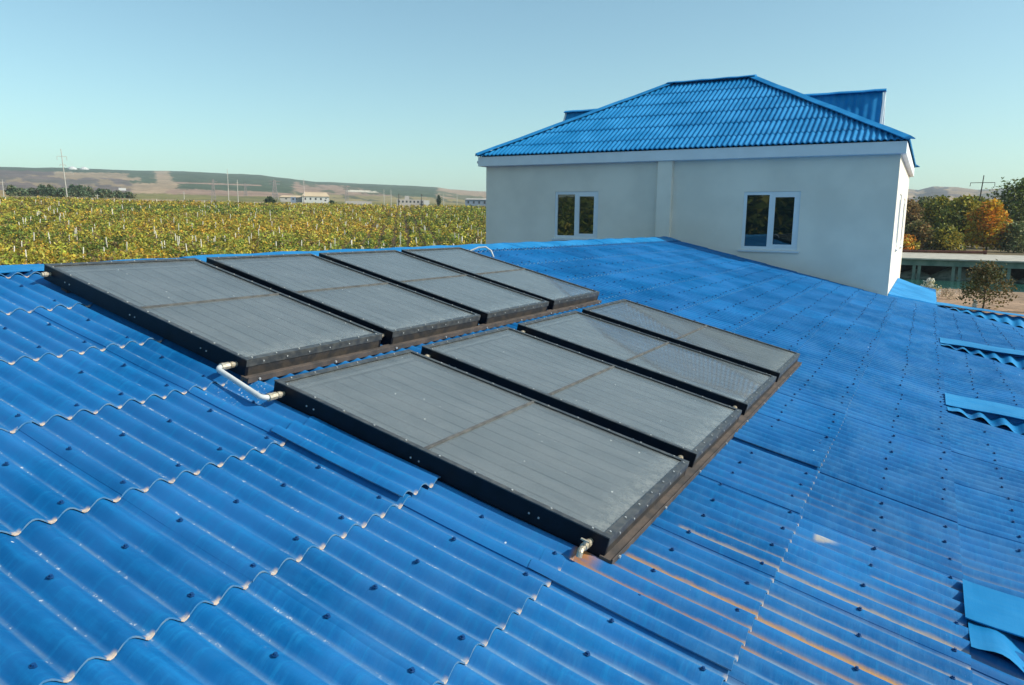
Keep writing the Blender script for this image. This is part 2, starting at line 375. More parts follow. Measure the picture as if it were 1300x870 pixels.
for k in range(len(LAPS)):
    xl = LAPS[k]; xu = (LAPS[k-1] if k else -5.86) - (.10 if k else 0)
    for j in range(jmin, jmax):
        y0 = JY + j*SW; y1 = y0 + SW + PITCH*.45
        if xl > .31 and y0 > 19.35: continue
        if y0 > 18.4 and xl < -.4: continue
        near = y0 > 0 and y0 < 6
        rows = 7 if near else 5
        dl = 0
        for (kk, yy), v in LIFTED.items():
            if kk == k and abs(yy-y0) < .12: dl = v
        de = srng.uniform(0, .0015) + dl; dx = srng.uniform(-.008, .008); tone = srng.random(); dy = srng.uniform(-.003, .003)
        if k == 8: dx = 0
        if xl > .31 and y1 > 19.4: y1 = 19.4
        segs = [(y0, y1)]
        if xl > .31:                       # split where a bay edge runs through the sheet
            for yb in YB:
                segs = [q for s in segs for q in ([(s[0], yb), (yb, s[1])] if s[0]+.02 < yb < s[1]-.02 else [s])]
        for si, (ya, yb) in enumerate(segs):
            nper = 12 if (y0 < 7 and y0 > 0) else 8
            ny = max(3, int(round((yb-ya)/PITCH*nper))+1)
            ys = np.linspace(ya, yb, ny); t = np.append(np.linspace(0, .965, rows-1), 1.0)
            xs = xu + (xl+dx-xu)*t
            eps = 1e-4
            XX, YY = np.meshgrid(xs, ys, indexing='ij')
            sag = -.004*np.sin(PI*t)[:, None]
            LF = np.array([[lift(x, min(max(y, ya+eps), yb-eps)) for y in (ys if xl > .31 else ys[:1])] for x in xs])
            over = (1-np.clip((YY-y0)/(SW*.8), 0, 1))
            ZZ = zr(XX) + wavez(YY+dy) + .011*t[:, None] + sag + LF + (.0015 + de)*over*(1 if ya == y0 else 0)
            if near: ZZ = ZZ + rng.normal(0, .0003, ZZ.shape)
            top = np.stack([XX, YY, ZZ], -1).reshape(-1, 3)
            VV.append(top); WW.append(np.repeat((t > .99).astype(float), ny)); TT.append(np.full(rows*ny, tone)); F = grid_faces(rows, ny); FF.append(F+nvert); MI.append(np.zeros(len(F), int)); nb = nvert; nvert += len(top)
            # lower lip
            edge = top.reshape(rows, ny, 3)[-1]; th = np.array([0, 0, -.0065])
            low = edge + th; VV.append(np.concatenate([edge, low])); WW.append(np.zeros(2*ny)); TT.append(np.full(2*ny, tone)); q = np.arange(ny-1)
            F = np.stack([q, q+ny, q+ny+1, q+1], -1)+nvert; FF.append(F)
            phs = np.abs(((ys[:-1]+ys[1:])/2+dy-TR0)/PITCH % 1.0 - .5)    # .5 in the trough
            MI.append(np.where((phs > .40) & (xl < .4), 2, 1)); nvert += 2*ny
            # side lip facing -Y
            side = top.reshape(rows, ny, 3)[:, 0]; low = side + np.array([0, 0, -.0055 if dl else -.0025])
            VV.append(np.concatenate([side, low])); WW.append(np.zeros(2*rows)); TT.append(np.full(2*rows, tone)); q = np.arange(rows-1)
            F = np.stack([q, q+1, q+1+rows, q+rows], -1)+nvert; FF.append(F); MI.append(np.full(len(F), 1 if dl else 0)); nvert += 2*rows
# far side of the ridge
ys = np.linspace(-6, 18.3, int(24.3/PITCH*6)); xs = np.array([-11.6, -8.6, -5.86])
XX, YY = np.meshgrid(xs, ys, indexing='ij'); ZZ = zr(-5.86) - .005 + (XX+5.86)*SL*1.1 + wavez(YY)
VV.append(np.stack([XX, YY, ZZ], -1).reshape(-1, 3)); F = grid_faces(len(xs), len(ys)); FF.append(F+nvert); MI.append(np.zeros(len(F), int)); WW.append(np.zeros(XX.size)); TT.append(np.full(XX.size, .5))
sheets = np_mesh('roof', np.concatenate(VV), np.concatenate(FF), [M['roof'], M['lip'], M['tip']], lower, smooth=True)
mi = np.concatenate(MI).astype(np.int32); sheets.data.polygons.foreach_set('material_index', mi)
tn_ = sheets.data.attributes.new('tone', 'FLOAT', 'POINT'); tn_.data.foreach_set('value', np.concatenate(TT).astype(np.float32)); at_ = sheets.data.attributes.new('wear', 'FLOAT', 'POINT'); at_.data.foreach_set('value', np.concatenate(WW).astype(np.float32)); sheets.data.update()
# walls below the roof
b = MB()
zt = lambda x: zr(x)-.06 if x > -5.86 else zr(-5.86)+(x+5.86)*SL*1.1-.06
prof = [(-11.4, zt(-11.4)), (-5.86, zt(-5.86)), (.3, zt(.3)), (5.9, zt(5.9))]
for y in (-5.9, 19.3):
    vs = [(x, y, z) for x, z in prof] + [(x, y, FLOOR-.3) for x, z in prof]
    b.add(vs, [(0,1,5,4),(1,2,6,5),(2,3,7,6)])
b.add([(-11.4,-5.9,FLOOR-.3),(-11.4,19.3,FLOOR-.3),(-11.4,19.3,prof[0][1]),(-11.4,-5.9,prof[0][1])], [(0,1,2,3)])
b.add([(5.9,-5.9,FLOOR-.3),(5.9,19.3,FLOOR-.3),(5.9,19.3,prof[3][1]),(5.9,-5.9,prof[3][1])], [(0,1,2,3)])
b.add([(.28,19.3,FLOOR-.3),(.28,24,FLOOR-.3),(.28,24,zt(.3)),(.28,19.3,zt(.3)),(-.66,24,FLOOR-.3),(-.66,24,zt(-.66))], [(0,1,2,3),(1,4,5,2)])
b.build('wall', M['wall'], lower)
# smooth sheet in the lightened paint over the narrow strip beside the upper building
b = MB()
b.add([(-.68,18.45,zr(-.68)+.06),(.30,19.45,zr(.3)+.035),(.30,23.1,zr(.3)+.035),(-.68,24.4,zr(-.68)+.075),(-.2,21.5,zr(-.2)+.045),
       (-.68,18.45,zr(-.68)+.02),(.30,19.45,zr(.3)),(.30,23.1,zr(.3)),(-.68,24.4,zr(-.68)+.02)], [(0,1,4),(1,2,4),(2,3,4),(3,0,4),(0,5,6,1),(1,6,7,2),(2,7,8,3)])
b.build('flashing', M['cap'], lower)
# ridge cap with slightly wavy pieces
b = MB(); y = -6.0; srng = random.Random(5)
while y < 18.3:
    L = 1.15; y1 = min(y+L, 18.34); h = srng.uniform(-.006, .008); n = 6
    vs = []
    for i in range(n+1):
        yy = y-.05 + (y1-y+.05)*i/n; wob = .006*math.sin(yy*7+h*100)
        zc = -.366+.035*min(1, max(0, (yy-2)/3))+.0032*max(0, yy-5)+h*.6+wob
        vs += [(-6.16, yy, zc-.09), (-5.92, yy, zc-.02), (-5.84, yy, zc), (-5.76, yy, zc-.008), (-5.50+srng.uniform(-.006,.006), yy, zr(-5.5)+.026+h*.5+wob*.6), (-5.50, yy, zr(-5.5)+.020+h*.5+wob*.6)]
    fs = []
    for i in range(n):
        for q in range(5): a = i*6+q; fs.append((a, a+1, a+7, a+6))
    fs.append((5,4,3,2,1,0))
    b.add(vs, fs); y += L
b.build('ridge_cap', M['cap'], lower, smooth=False)
# saw-tooth risers with flat flashing above and a corrugated strip beneath
for i, yb in enumerate(YB):
    e = 0.
    top = lambda x: zr(x) + .14*max(0, min(x, 3)-.31) + .034
    fl = MB(); n = 40; xs = np.concatenate([[.296, .34, .42, .50, .60, .73], np.linspace(.86, 6.1, n-6)])
    nearv = .34 if i == 0 else .50
    if i == 3: nearv = .5
    vs = []
    for x in xs:
        tz = top(x) + .004*math.sin(x*9+i)
        dropz = (.14*max(0, min(x, 3)-.31)+e*min(1, (x-.31)/.05))*nearv/4.6
        vs += [(x, yb-.05, tz-.004), (x, yb-.05, tz+.002), (x, yb+nearv, tz-dropz+.012)]
    fs = []
    for q in range(n-1):
        for r in range(2): a = q*3+r; fs.append((a, a+3, a+4, a+1))
    fs.append((0, 2, 1)); fl.add(vs, fs); q0, q1, q2 = vs[0], vs[1], vs[2]
    fl.add([q1, q2, (q2[0]+.003, q2[1], q2[2]-.014), (q1[0]+.003, q1[1], q1[2]-.014)], [(0,1,2,3)]); fl.build('flat_flashing', M['roof2'], lower)
    rs = MB(); wp = (.27, .19, .20, .25)[i]; n = int((6.0-.33)/wp*10); xs = np.linspace(.308, 6.0, n)
    vs = []
    for x in xs:
        hh = top(x)-zr(x); c = math.cos(2*PI*(x-.40)/wp); rise = min(1, (x-.30)/.22)
        g = (.022 if i else .03)*rise
        wv = (.034 if i == 0 else .026)*c*rise
        vs += [(x, yb+.09, top(x)-.012-g+wv*.6), (x, yb-.10, zr(x)+(top(x)-zr(x))*.62+wv-g*.5), (x, yb-.30, zr(x)+.034+.008*min(1, (x-.30)/.08)+wv)]
    fs = []
    for q in range(n-1):
        for r in range(2): a = q*3+r; fs.append((a, a+1, a+4, a+3))
    rs.add(vs, fs); rs.build('corrugated_riser', M['roof2'], lower, smooth=True)
    # black sheet behind the opening, stands in for the shade of the gap
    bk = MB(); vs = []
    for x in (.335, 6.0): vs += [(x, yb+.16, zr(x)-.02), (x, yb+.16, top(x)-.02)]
    bk.add(vs, [(0,2,3,1)]); bk.build('gap_shade_sheet', M['black'], lower)

# bolts
def bolt_mesh():
    b = MB()
    for r0, z0, r1, z1 in ((.0108,0,.0108,.0025),(.0062,.0025,.0062,.0095)):
        vs = [(r0*math.cos(k*PI/3), r0*math.sin(k*PI/3), z0) for k in range(6)] + [(r1*math.cos(k*PI/3), r1*math.sin(k*PI/3), z1) for k in range(6)]
        b.add(vs, [(k, (k+1) % 6, 6+(k+1) % 6, 6+k) for k in range(6)] + [tuple(range(6, 12))])
    return b
bm_ = bolt_mesh(); spots = []
in_panel = lambda x, y: (-5.25 < x < -3.2 and 2.7 < y < 7.95) or (-3.1 < x < -1.0 and 2.7 < y < 8.05)
for k, xl in enumerate(LAPS):
    for off in (.06, .41):
        x = xl-off; n0 = -32
        for n in range(n0, 92):
            y = TR0 + PITCH*(2*n - .5)
            if x > .31 and y > 19.2 or y > 18.2 or in_panel(x, y) or y < -5.5: continue
            if random.random() < .06: continue
            xx = x+random.uniform(-.018,.018); yy = y+random.uniform(-.008,.008)
            z = zr(xx)+lift(xx, yy)+AMP*.95+(.011*(1-off/.8))
            spots.append((math.dist((0,0,0),(xx,yy,z)), xx, yy, z))
def vis(s):
    p = Vector(s[1:]); d = p.dot(Fw)
    return d > .3 and abs(p.dot(Rt)/d) < .70 and abs(p.dot(Up)/d) < .47
spots.sort(); seen = [s for s in spots if vis(s)]
near100 = seen[:100]; rest = [s for s in spots if s not in set(near100)]
bo = bm_.build('roof_bolt', M['bolt'], lower, smooth=False); me_b = bo.data
for i, s in enumerate(near100):
    o = bo if i == 0 else link(bo.copy()); o.parent = lower
    o.location = s[1:]; o.rotation_euler = (random.uniform(-.1,.1), math.atan(SL)+random.uniform(-.1,.1), random.uniform(0, 1)); o.scale = (1,1,1)
b = MB()
for s in rest:
    b.add([(v[0]+s[1], v[1]+s[2], v[2]+s[3]-v[0]*SL) for v in bm_.v], bm_.f)
tag(b.build('roof_bolt_field', M['bolt'], lower), kind='stuff')

# ------------------------------------------------------------------ solar collectors
W = 1.1807; TH = .10
def make_collector():
    root = empty('solar_collector')
    b = MB()                                  # casing
    e = .004
    b.box(0, 2, 0, .02, 0, TH); b.box(0, 2, W-.02, W, 0, TH); b.box(0, .02, .0205, W-.0205, 0, TH-.0005); b.box(1.98, 2, .0205, W-.0205, 0, TH-.0005, 1)
    b.box(.021, 1.979, .021, W-.021, .002, .012)
    b.build('casing', [M['black'], M['blackdirty']], root)
    b = MB()                                  # flange on top + screws
    z0, z1 = TH+.0005, TH+.007
    b.box(-.003, 2.004, -.003, .026, z0, z1); b.box(-.003, 2.004, W-.026, W+.003, z0, z1)
    b.box(-.003, .040, .0265, W-.0265, z0, z1-.0006); b.box(1.966, 2.004, .0265, W-.0265, z0, z1-.0006)
    b.box(2.0005, 2.005, 0, W, .062, TH)
    b.build('frame_trim', M['trim'], root, bevel=.0015)
    def scr(x, y, z, ax='z'):
        r = .0038; b = MB()
        if ax == 'z': b.box(x-r, x+r, y-r, y+r, z, z+.004)
        elif ax == 'y': b.box(x-r, x+r, y-.004, y, z-r, z+r)
        else: b.box(x, x+.004, y-r, y+r, z-r, z+r)
        b.build('screw', M['screw'], root)
    rr = random.Random(2)
    for i in range(10):
        x = .08+i*.204
        scr(x, .012, z1); scr(x, W-.012, z1)
    for i in range(7):
        y = .05+i*.18; scr(1.984, y, z1)
        if i < 6: scr(2.0052, y+.07, .084, 'x'); scr(.018, y+.05, z1)
    for x in (.25, .30, .95, 1.0, 1.62, 1.67): scr(x, -.0003, .045+rr.uniform(-.004,.004), 'y')
    for x0, x1 in ((.046, .9910), (1.0090, 1.967)):
        g = MB(); g.box(x0-(.008 if x0 < .1 else 0), x1, .0215, W-.0215, .0935, .0975); g.build('glass_pane', M['glass'], root)
    g = MB(); g.box(.9915, 1.0085, .0265, W-.0265, .090, TH+.0052); g.build('glazing_bar', M['dividing'], root, bevel=.002)
    g = MB(); nf = 10; y0 = .03; fw = (W-.06)/nf
    for i in range(nf):
        a = y0+i*fw+.007; c = y0+(i+1)*fw-.007; m_ = (a+c)/2
        g.add([(.11,a,.068),(1.93,a,.068),(1.93,m_,.0665),(.11,m_,.0665),(1.93,c,.068),(.11,c,.068)], [(0,1,2,3),(3,2,4,5)])
    g.add([(.025,.025,.0625),(1.975,.025,.0625),(1.975,W-.025,.0625),(.025,W-.025,.0625)], [(0,1,2,3)], 1)
    g.tube([(.065,.03,.058),(.065,W-.03,.058)], .014, 8, 0); g.tube([(1.952,.03,.058),(1.952,W-.03,.058)], .012, 8, 0)
    g.build('absorber', [M['absorber'], M['absgap']], root)
    for x in (.075, 1.925):
        for s, y in ((-1, 0), (1, W)):
            g = MB(); g.tube([(x, y-.002*s, .055), (x, y+.022*s, .055), (x, y+.023*s, .055), (x, y+.045*s, .055)], [.013,.013,.018,.018], 10)
            g.tube([(x, y+.0455*s, .055), (x, y+.058*s, .055)], [.0145,.0145], 10)
            g.build('pipe_fitting', M['brass'], root, smooth=False)
    return root
proto = make_collector()
UX, UZ, UT, UY = -5.2143, -.3131, .2330, [2.7818, 4.078, 5.3802, 6.6862]
LX, LZ, LT, LY = -3.0063, -.8527, .2270, [2.7405, 4.0721, 5.4515, 6.8115]
lab_u = ['upper row solar collector nearest the camera, its corner joined to the white bent pipe',
         'second upper row solar collector from the left, dusty grey glass, touching the ridge cap',
         'third upper row solar collector from the left, dusty grey glass, touching the ridge cap',
         'upper row solar collector nearest the cream building, white hose at its top corner']
lab_l = ['biggest looking lower row solar collector, brass valve at its bottom corner above a rust stain',
         'second lower row solar collector from the camera, uniformly grey dusty glass',
         'third lower row solar collector, bluish reflection across most of its glass',
         'smallest looking lower row solar collector, farthest right, bluish reflection on its top half']
cols = []
for row, (x, z, t, ysr, labs) in enumerate(((UX, UZ, UT, UY, lab_u), (LX, LZ, LT, LY, lab_l))):
    for i, y in enumerate(ysr):
        o = proto if (row == 0 and i == 0) else copy_tree(proto)
        o.location = (x-math.sin(t)*(TH+.007), y, z-math.cos(t)*(TH+.007)); o.rotation_euler = (random.uniform(-.002,.002), t, 0)
        tag(o, labs[i], 'solar panel', 'solar collectors mounted on the blue roof'); cols.append(o)
# valve on the near lower corner
g = MB(); y = 0
g.tube([(1.925,-.058,.055),(1.925,-.075,.055),(1.925,-.076,.055),(1.925,-.10,.055)], [.017,.017,.013,.013], 10)
g.tube([(1.925,-.10,.058),(1.928,-.112,.050),(1.930,-.118,.030)], .013, 10)
g.tube([(1.925,-.075,.06),(1.925,-.075,.085)], .006, 8); g.box(1.905,1.945,-.080,-.070,.085,.091)
g.build('valve', M['brass'], cols[4])
# rails under each row
def rail(name, x, y0, y1, label):
    t = math.atan(SL); r = empty(name, (x, y0, zr(x)), (0, t, 0)); L = y1-y0
    b = MB(); b.box(-.045, .012, 0, L, .018, .040); b.box(.0125, .018, 0, L, .012, .048)
    b.build('angle_iron', M['rail'], r, bevel=.002)
    n = 9
    for i in range(n): yy = .08+(L-.16)*i/(n-1); b = MB(); b.tube([(.018, yy, .03), (.026, yy, .03)], .007, 6); b.build('rail_bolt', M['screw'], r)
    return tag(r, label, 'rail', 'mounting rails of the collectors')
rail('mounting_rail', -3.275, 2.77, 7.90, 'rusty brown rail under the lower edge of the upper collector row')
rail('mounting_rail', -1.062, 2.73, 8.02, 'rusty brown rail under the lower edge of the lower collector row')
rail('mounting_rail', -5.02, 2.79, 7.88, 'rail hidden under the ridge side of the upper collector row')
rail('mounting_rail', -2.93, 2.75, 8.0, 'rail under the upslope edge of the lower collector row')
# white bent pipe between the rows
def lw(o_, p):
    t = o_.rotation_euler[1]; c, s = math.cos(t), math.sin(t)
    return Vector(o_.location) + Vector((c*p[0]+s*p[2], p[1], -s*p[0]+c*p[2]))
pa = lw(cols[0], (1.925, -.055, .055)); pb = lw(cols[4], (.075, -.055, .055))
r = empty('bent_pipe', pa); tag(r, 'white plastic pipe bent in a U between the two collector rows', 'pipe')
dn = (pb-pa); e1 = Vector((0, -.085, 0))
def arc(c0, d0, d1, rad, n=6):
    return [c0 + (d0*(1-math.sin(k/n*PI/2)) + d1*(1-math.cos(k/n*PI/2)))*rad for k in range(n+1)]
ux = dn.normalized()
c1 = e1; c2 = dn + e1
pts = [Vector((0,-.02,0))] + arc(c1, Vector((0,1,0)), ux, .04) + arc(c2, -ux, Vector((0,1,0)), .04) + [dn+Vector((0,-.02,0))]
g = MB(); g.tube(pts, .0150, 12); g.build('pipe', M['pvc'], r, smooth=True)
for p in (Vector((0,0,0)), dn):
    g = MB(); g.tube([p+Vector((0,.0,0)), p+Vector((0,-.03,0))], .0205, 8); g.tube([p+Vector((0,-.031,0)), p+Vector((0,-.052,0))], .022, 10)
    g.build('coupling', M['brass'], r)
# white hose at the far corner
r0 = lw(cols[3], (.075, W+.06, .05)); hz = empty('white_hose', r0); tag(hz, 'short white hose arching over the top corner of the farthest upper collector', 'hose')
g = MB(); g.tube([(0,0,0),(.05,.05,.03),(.12,.12,.07),(.20,.17,.075),(.28,.17,.03),(.33,.15,-.05)], .011, 8); g.build('hose', M['pvc'], hz, smooth=True)
g = MB(); g.tube([(0,-.01,0),(0,.05,.02)], .028, 8); g.build('end_cap', M['brass'], hz)

# ------------------------------------------------------------------ cream building
YW = 18.35; XL, XR, YF = -11.23, -.69, 26.3; ZT = 1.585
house = empty('cream_building', (XL, YW, FLOOR)); house_off = Vector((XL, YW, FLOOR))
tag(house, 'cream rendered building with bright blue hipped roof and white windows', 'building')
def hb(mb, name, m, parent=None, **k):
    off = house_off if parent is None else parent
    mb.v = [(x-house_off.x, y-house_off.y, z-house_off.z) for x, y, z in mb.v]
    return mb.build(name, m, parent or house, **k) if not isinstance(parent, bpy.types.Object) else mb.build(name, m, parent, **k)
def wall_holes(mb, u0, u1, z0, z1, holes, P, depth):
    """P(u, d, z) maps to world; holes = (ua, ub, za, zb)"""
    us = sorted({u0, u1, *[h[0] for h in holes], *[h[1] for h in holes]}); zs = sorted({z0, z1, *[h[2] for h in holes], *[h[3] for h in holes]})
    for a, b_ in zip(us[:-1], us[1:]):
        for c, d in zip(zs[:-1], zs[1:]):
            if any(h[0] <= (a+b_)/2 <= h[1] and h[2] <= (c+d)/2 <= h[3] for h in holes): continue
            mb.add([P(a,0,c), P(b_,0,c), P(b_,0,d), P(a,0,d)], [(0,1,2,3)])
    for h in holes:
        a, b_, c, d = h
        for (ua, za), (ub, zb) in (((a,c),(b_,c)), ((b_,c),(b_,d)), ((b_,d),(a,d)), ((a,d),(a,c))):
            mb.add([P(ua,0,za), P(ub,0,zb), P(ub,depth,zb), P(ua,depth,za)], [(0,1,2,3)])
front = lambda u, d, z: (u, YW+d, z); sidew = lambda u, d, z: (XR-d, u, z)
WF = [(-9.02, -7.735, -.39, .86), (-3.965, -2.675, -.555, .81)]
WS = [(20.2, 21.3, -.5, .82), (23.4, 24.5, -.5, .82)]
b = MB()
wall_holes(b, XL, XR, FLOOR-.3, ZT+.03, WF, front, .12)
wall_holes(b, YW, YF, FLOOR-.3, ZT+.03, WS, sidew, .12)
b.add([(XL,YW,FLOOR-.3),(XL,YF,FLOOR-.3),(XL,YF,ZT),(XL,YW,ZT),(XR,YF,FLOOR-.3),(XR,YF,ZT)], [(0,1,2,3),(1,4,5,2)])
b.box(XL+.2, XR-.2, YW+.5, YF-.2, -.8, 1.4)          # floor mass that closes the rooms
hb(b, 'wall', M['wall'])
b = MB(); b.box(-6.085, -5.72, YW-.16, YW-.002, FLOOR-.3, ZT-.004); hb(b, 'pilaster', M['wall'], bevel=.006)
def window(a, b_, c, d, P, name='window', tilt=False):
    fr = MB(); f = .075; dd0, dd1 = .02, .09; mid = a+(b_-a)*.50
    def bx(u0, u1, z0, z1, d0=dd0, d1=dd1):
        p = [P(u0,d0,z0), P(u1,d0,z0), P(u1,d1,z0), P(u0,d1,z0), P(u0,d0,z1), P(u1,d0,z1), P(u1,d1,z1), P(u0,d1,z1)]
        fr.add(p, [(0,3,2,1),(4,5,6,7),(0,1,5,4),(1,2,6,5),(2,3,7,6),(3,0,4,7)])
    bx(a+.001, b_-.001, c+.001, c+f); bx(a+.001, b_-.001, d-f, d-.001); bx(a+.001, a+f, c+f, d-f); bx(b_-f, b_-.001, c+f, d-f); bx(mid-.05, mid+.05, c+f, d-f)
    # opening sash on the right half stands a little proud
    s0, s1, e = mid+.05, b_-f, .055
    bx(s0, s1, c+f, c+f+e, .012, .07); bx(s0, s1, d-f-e, d-f, .012, .07); bx(s0, s0+e*.6, c+f+e, d-f-e, .012, .07); bx(s1-e, s1, c+f+e, d-f-e, .012, .07)
    w_ = hb(fr, name, M['white'])
    for (u0, u1) in ((a+f, mid-.05), (s0+e*.6, s1-e)):
        g = MB(); z0, z1 = (c+f, d-f) if u0 < mid-.01 else (c+f+e, d-f-e)
        g.add([P(u0,.05,z0), P(u1,.05,z0), P(u1,.05,z1), P(u0,.05,z1)], [(0,1,2,3)])
        g.v = [(x-house_off.x, y-house_off.y, z-house_off.z) for x, y, z in g.v]; g.build('pane', M['pane'], w_)
    fr = MB()
    p = [P(a-.05,-.05,c-.055), P(b_+.05,-.05,c-.055), P(b_+.05,.019,c-.055), P(a-.05,.019,c-.055), P(a-.05,-.05,c-.022), P(b_+.05,-.05,c-.022), P(b_+.05,.019,c+.0), P(a-.05,.019,c+.0)]
    fr.add(p, [(0,3,2,1),(4,5,6,7),(0,1,5,4),(1,2,6,5),(2,3,7,6),(3,0,4,7)])
    fr.v = [(x-house_off.x, y-house_off.y, z-house_off.z) for x, y, z in fr.v]; fr.build('sill', M['sill'], w_)
for h in WF: window(*h, front)
for h in WS: window(*h, sidew)
# eaves box
EX0, EX1, EY0, EY1, EZ0, EZ1 = -11.355, -.58, 18.10, 26.5, 1.58, 1.855
b = MB(); b.box(EX0, EX1, EY0, EY1, EZ0, EZ1-.02); hb(b, 'eaves_board', M['white'], bevel=.006)
b = MB(); b.tube([(EX0-.10, 18.25, 1.70), (EX0-.01, 18.25, 1.72)], [.045,.045], 8); hb(b, 'gutter_end', M['sill'])
# hipped roof
TP = (4.16-1.86)/4.2; yc = (EY0+EY1)/2; WP = .128; RA = .018
def hip_faces():
    V = []; F = []; n0 = 0
    o = .03
    x0, x1, y0, y1 = EX0-o, EX1+o, EY0-o, EY1+o; z0 = EZ1-.005; hw = (y1-y0)/2; cp = math.cos(math.atan(TP)); sp = math.sin(math.atan(TP))
    slope_len = hw/cp
    cuts = [0]; s = .62
    while s < slope_len: cuts.append(s); s += .84
    cuts.append(slope_len)
    def face(org, du, dv, length):
        nonlocal n0
        du = np.array(du, float); dv = np.array(dv, float); nu_ = int(length/WP*8)+1; U0 = np.linspace(0, length, nu_)
        nrm = np.array([-dv[0]*sp, -dv[1]*sp, cp])
        for c0, c1 in zip(cuts[:-1], cuts[1:]):
            for r, (s_, off) in enumerate([(max(c0-.02, 0), .009)] + [(c0+(c1-c0)*q/7, .009*(1-q/7)) for q in range(1, 8)]):
                d = max(s_, 0)*cp; lo, hi = d, length-d
                u = np.clip(U0, lo, max(hi, lo))
                hgt = RA*np.cos(2*PI*u/WP) + off + RA + .004*math.sin(c0*7)
                P_ = np.array(org)[None] + du[None]*u[:, None] + dv[None]*d + np.array([0, 0, 1.])[None]*(max(s_, 0)*sp) + nrm[None]*hgt[:, None]
                V.append(P_)
                if r == 0: lip = P_ - nrm[None]*.014; V.append(lip)
            # order in V: top-low row, lip row, upper row
            a = np.arange(nu_-1)
            F.append(np.stack([n0+a, n0+a+1, n0+2*nu_+a+1, n0+2*nu_+a], -1))
            for q in range(2, 8): F.append(np.stack([n0+q*nu_+a, n0+q*nu_+a+1, n0+(q+1)*nu_+a+1, n0+(q+1)*nu_+a], -1))
            F.append(np.stack([n0+nu_+a, n0+nu_+a+1, n0+a+1, n0+a], -1)); n0 += 9*nu_
    face((x0, y0, z0), (1,0,0), (0,1,0), x1-x0); face((x1, y1, z0), (-1,0,0), (0,-1,0), x1-x0)
    face((x1, y0, z0), (0,1,0), (-1,0,0), y1-y0); face((x0, y1, z0), (0,-1,0), (1,0,0), y1-y0)
    return np.concatenate(V), np.concatenate(F), (x0, x1, y0, y1, z0, hw, sp, cp)
Vh, Fh, (hx0, hx1, hy0, hy1, hz0, hhw, hsp, hcp) = hip_faces()
Vh = Vh - np.array(house_off)[None]
hip = np_mesh('hipped_roof', Vh, Fh, M['roof2'], house, smooth=True)
zr_h = hz0 + hhw*TP
def cap_strip(mb, p, q, wdt=.17, up=.062):
    p, q = Vector(p), Vector(q); t = (q-p).normalized(); s = t.cross(Vector((0,0,1))).normalized(); n = s.cross(t).normalized()
    if n.z < 0: n = -n
    N_ = 10; vs = []
    for i in range(N_+1):
        c = p+(q-p)*i/N_ + n*(.006*math.sin(i*2.1))
        vs += [c - s*wdt + n*(up-.075), c - s*wdt + n*(up-.055), c + n*up, c + s*wdt + n*(up-.055), c + s*wdt + n*(up-.075)]
    fs = []
    for i in range(N_):
        for k in range(4): a = i*5+k; fs.append((a, a+1, a+6, a+5))
    fs += [(0,1,2,3,4), tuple(N_*5+k for k in (4,3,2,1,0))]
    mb.add(vs, fs)
R1 = (hx0+hhw, hy0+hhw, zr_h); R2 = (hx1-hhw, hy0+hhw, zr_h)
b = MB(); cap_strip(b, (R1[0]-.1, R1[1], R1[2]), (R2[0]+.1, R2[1], R2[2]), .18, .085)
hb(b, 'ridge_cap', M['cap'])
for c_, r_ in (((hx0,hy0,hz0+.01), R1), ((hx1,hy0,hz0+.01), R2), ((hx0,hy1,hz0+.01), R1), ((hx1,hy1,hz0+.01), R2)):
    b = MB(); cap_strip(b, c_, r_, .15, .085); hb(b, 'hip_cap', M['cap'])
# dormers on the two side hips: steep little gable roofs running along X
DYC, DZR = 22.3, 3.56
for sgn, xe, xi in ((1, -1.40, -4.2), (-1, -10.58, -7.6)):
    d = MB(); tpd = math.tan(math.radians(60)); hwid = .86; nx = int(abs(xi-xe)/.15*8)+1; xs = np.linspace(xe+.0*sgn, xi, nx)
    for s_ in (-1, 1):
        rows = []
        for (dist, off) in ((0, .0), (.62, .022), (.60, .0), (hwid, .022)):
            rows.append([(x, DYC+s_*(dist+off*.8), DZR-dist*tpd+.028*math.cos(2*PI*(x-xe)/.2)*.6+off*.6) for x in xs])
        for (ra, rb_) in ((0,1),(1,2),(2,3)):
            vs = rows[ra]+rows[rb_]; fs = [(i, i+1, nx+i+1, nx+i) for i in range(nx-1)]
            d.add(vs, fs)
    dm = hb(d, 'dormer', M['roof2'], smooth=True)
    b = MB(); xf = xe-.10*sgn
    b.add([(xf, DYC-hwid, DZR-hwid*tpd), (xf, DYC+hwid, DZR-hwid*tpd), (xf, DYC, DZR-.03)], [(0,1,2)])
    hb(b, 'gable_face', M['white'], dm)
    for s_ in (-1, 1):
        b = MB(); vs = []
        for x in (xe+.02*sgn, xe+.075*sgn):
            vs += [(x, DYC, DZR+.0), (x, DYC+s_*hwid*1.04, DZR-hwid*1.04*tpd), (x, DYC+s_*(hwid*1.04-.10), DZR-hwid*1.04*tpd-.05), (x, DYC, DZR-.20)]
        b.add(vs, [(0,1,2,3),(7,6,5,4),(0,4,5,1),(1,5,6,2),(2,6,7,3)]); hb(b, 'barge_board', M['white'], dm)
    b = MB(); cap_strip(b, (xe+.08*sgn, DYC, DZR), (xi, DYC, DZR), .11, .06)
    hb(b, 'ridge_cap', M['cap'], dm)

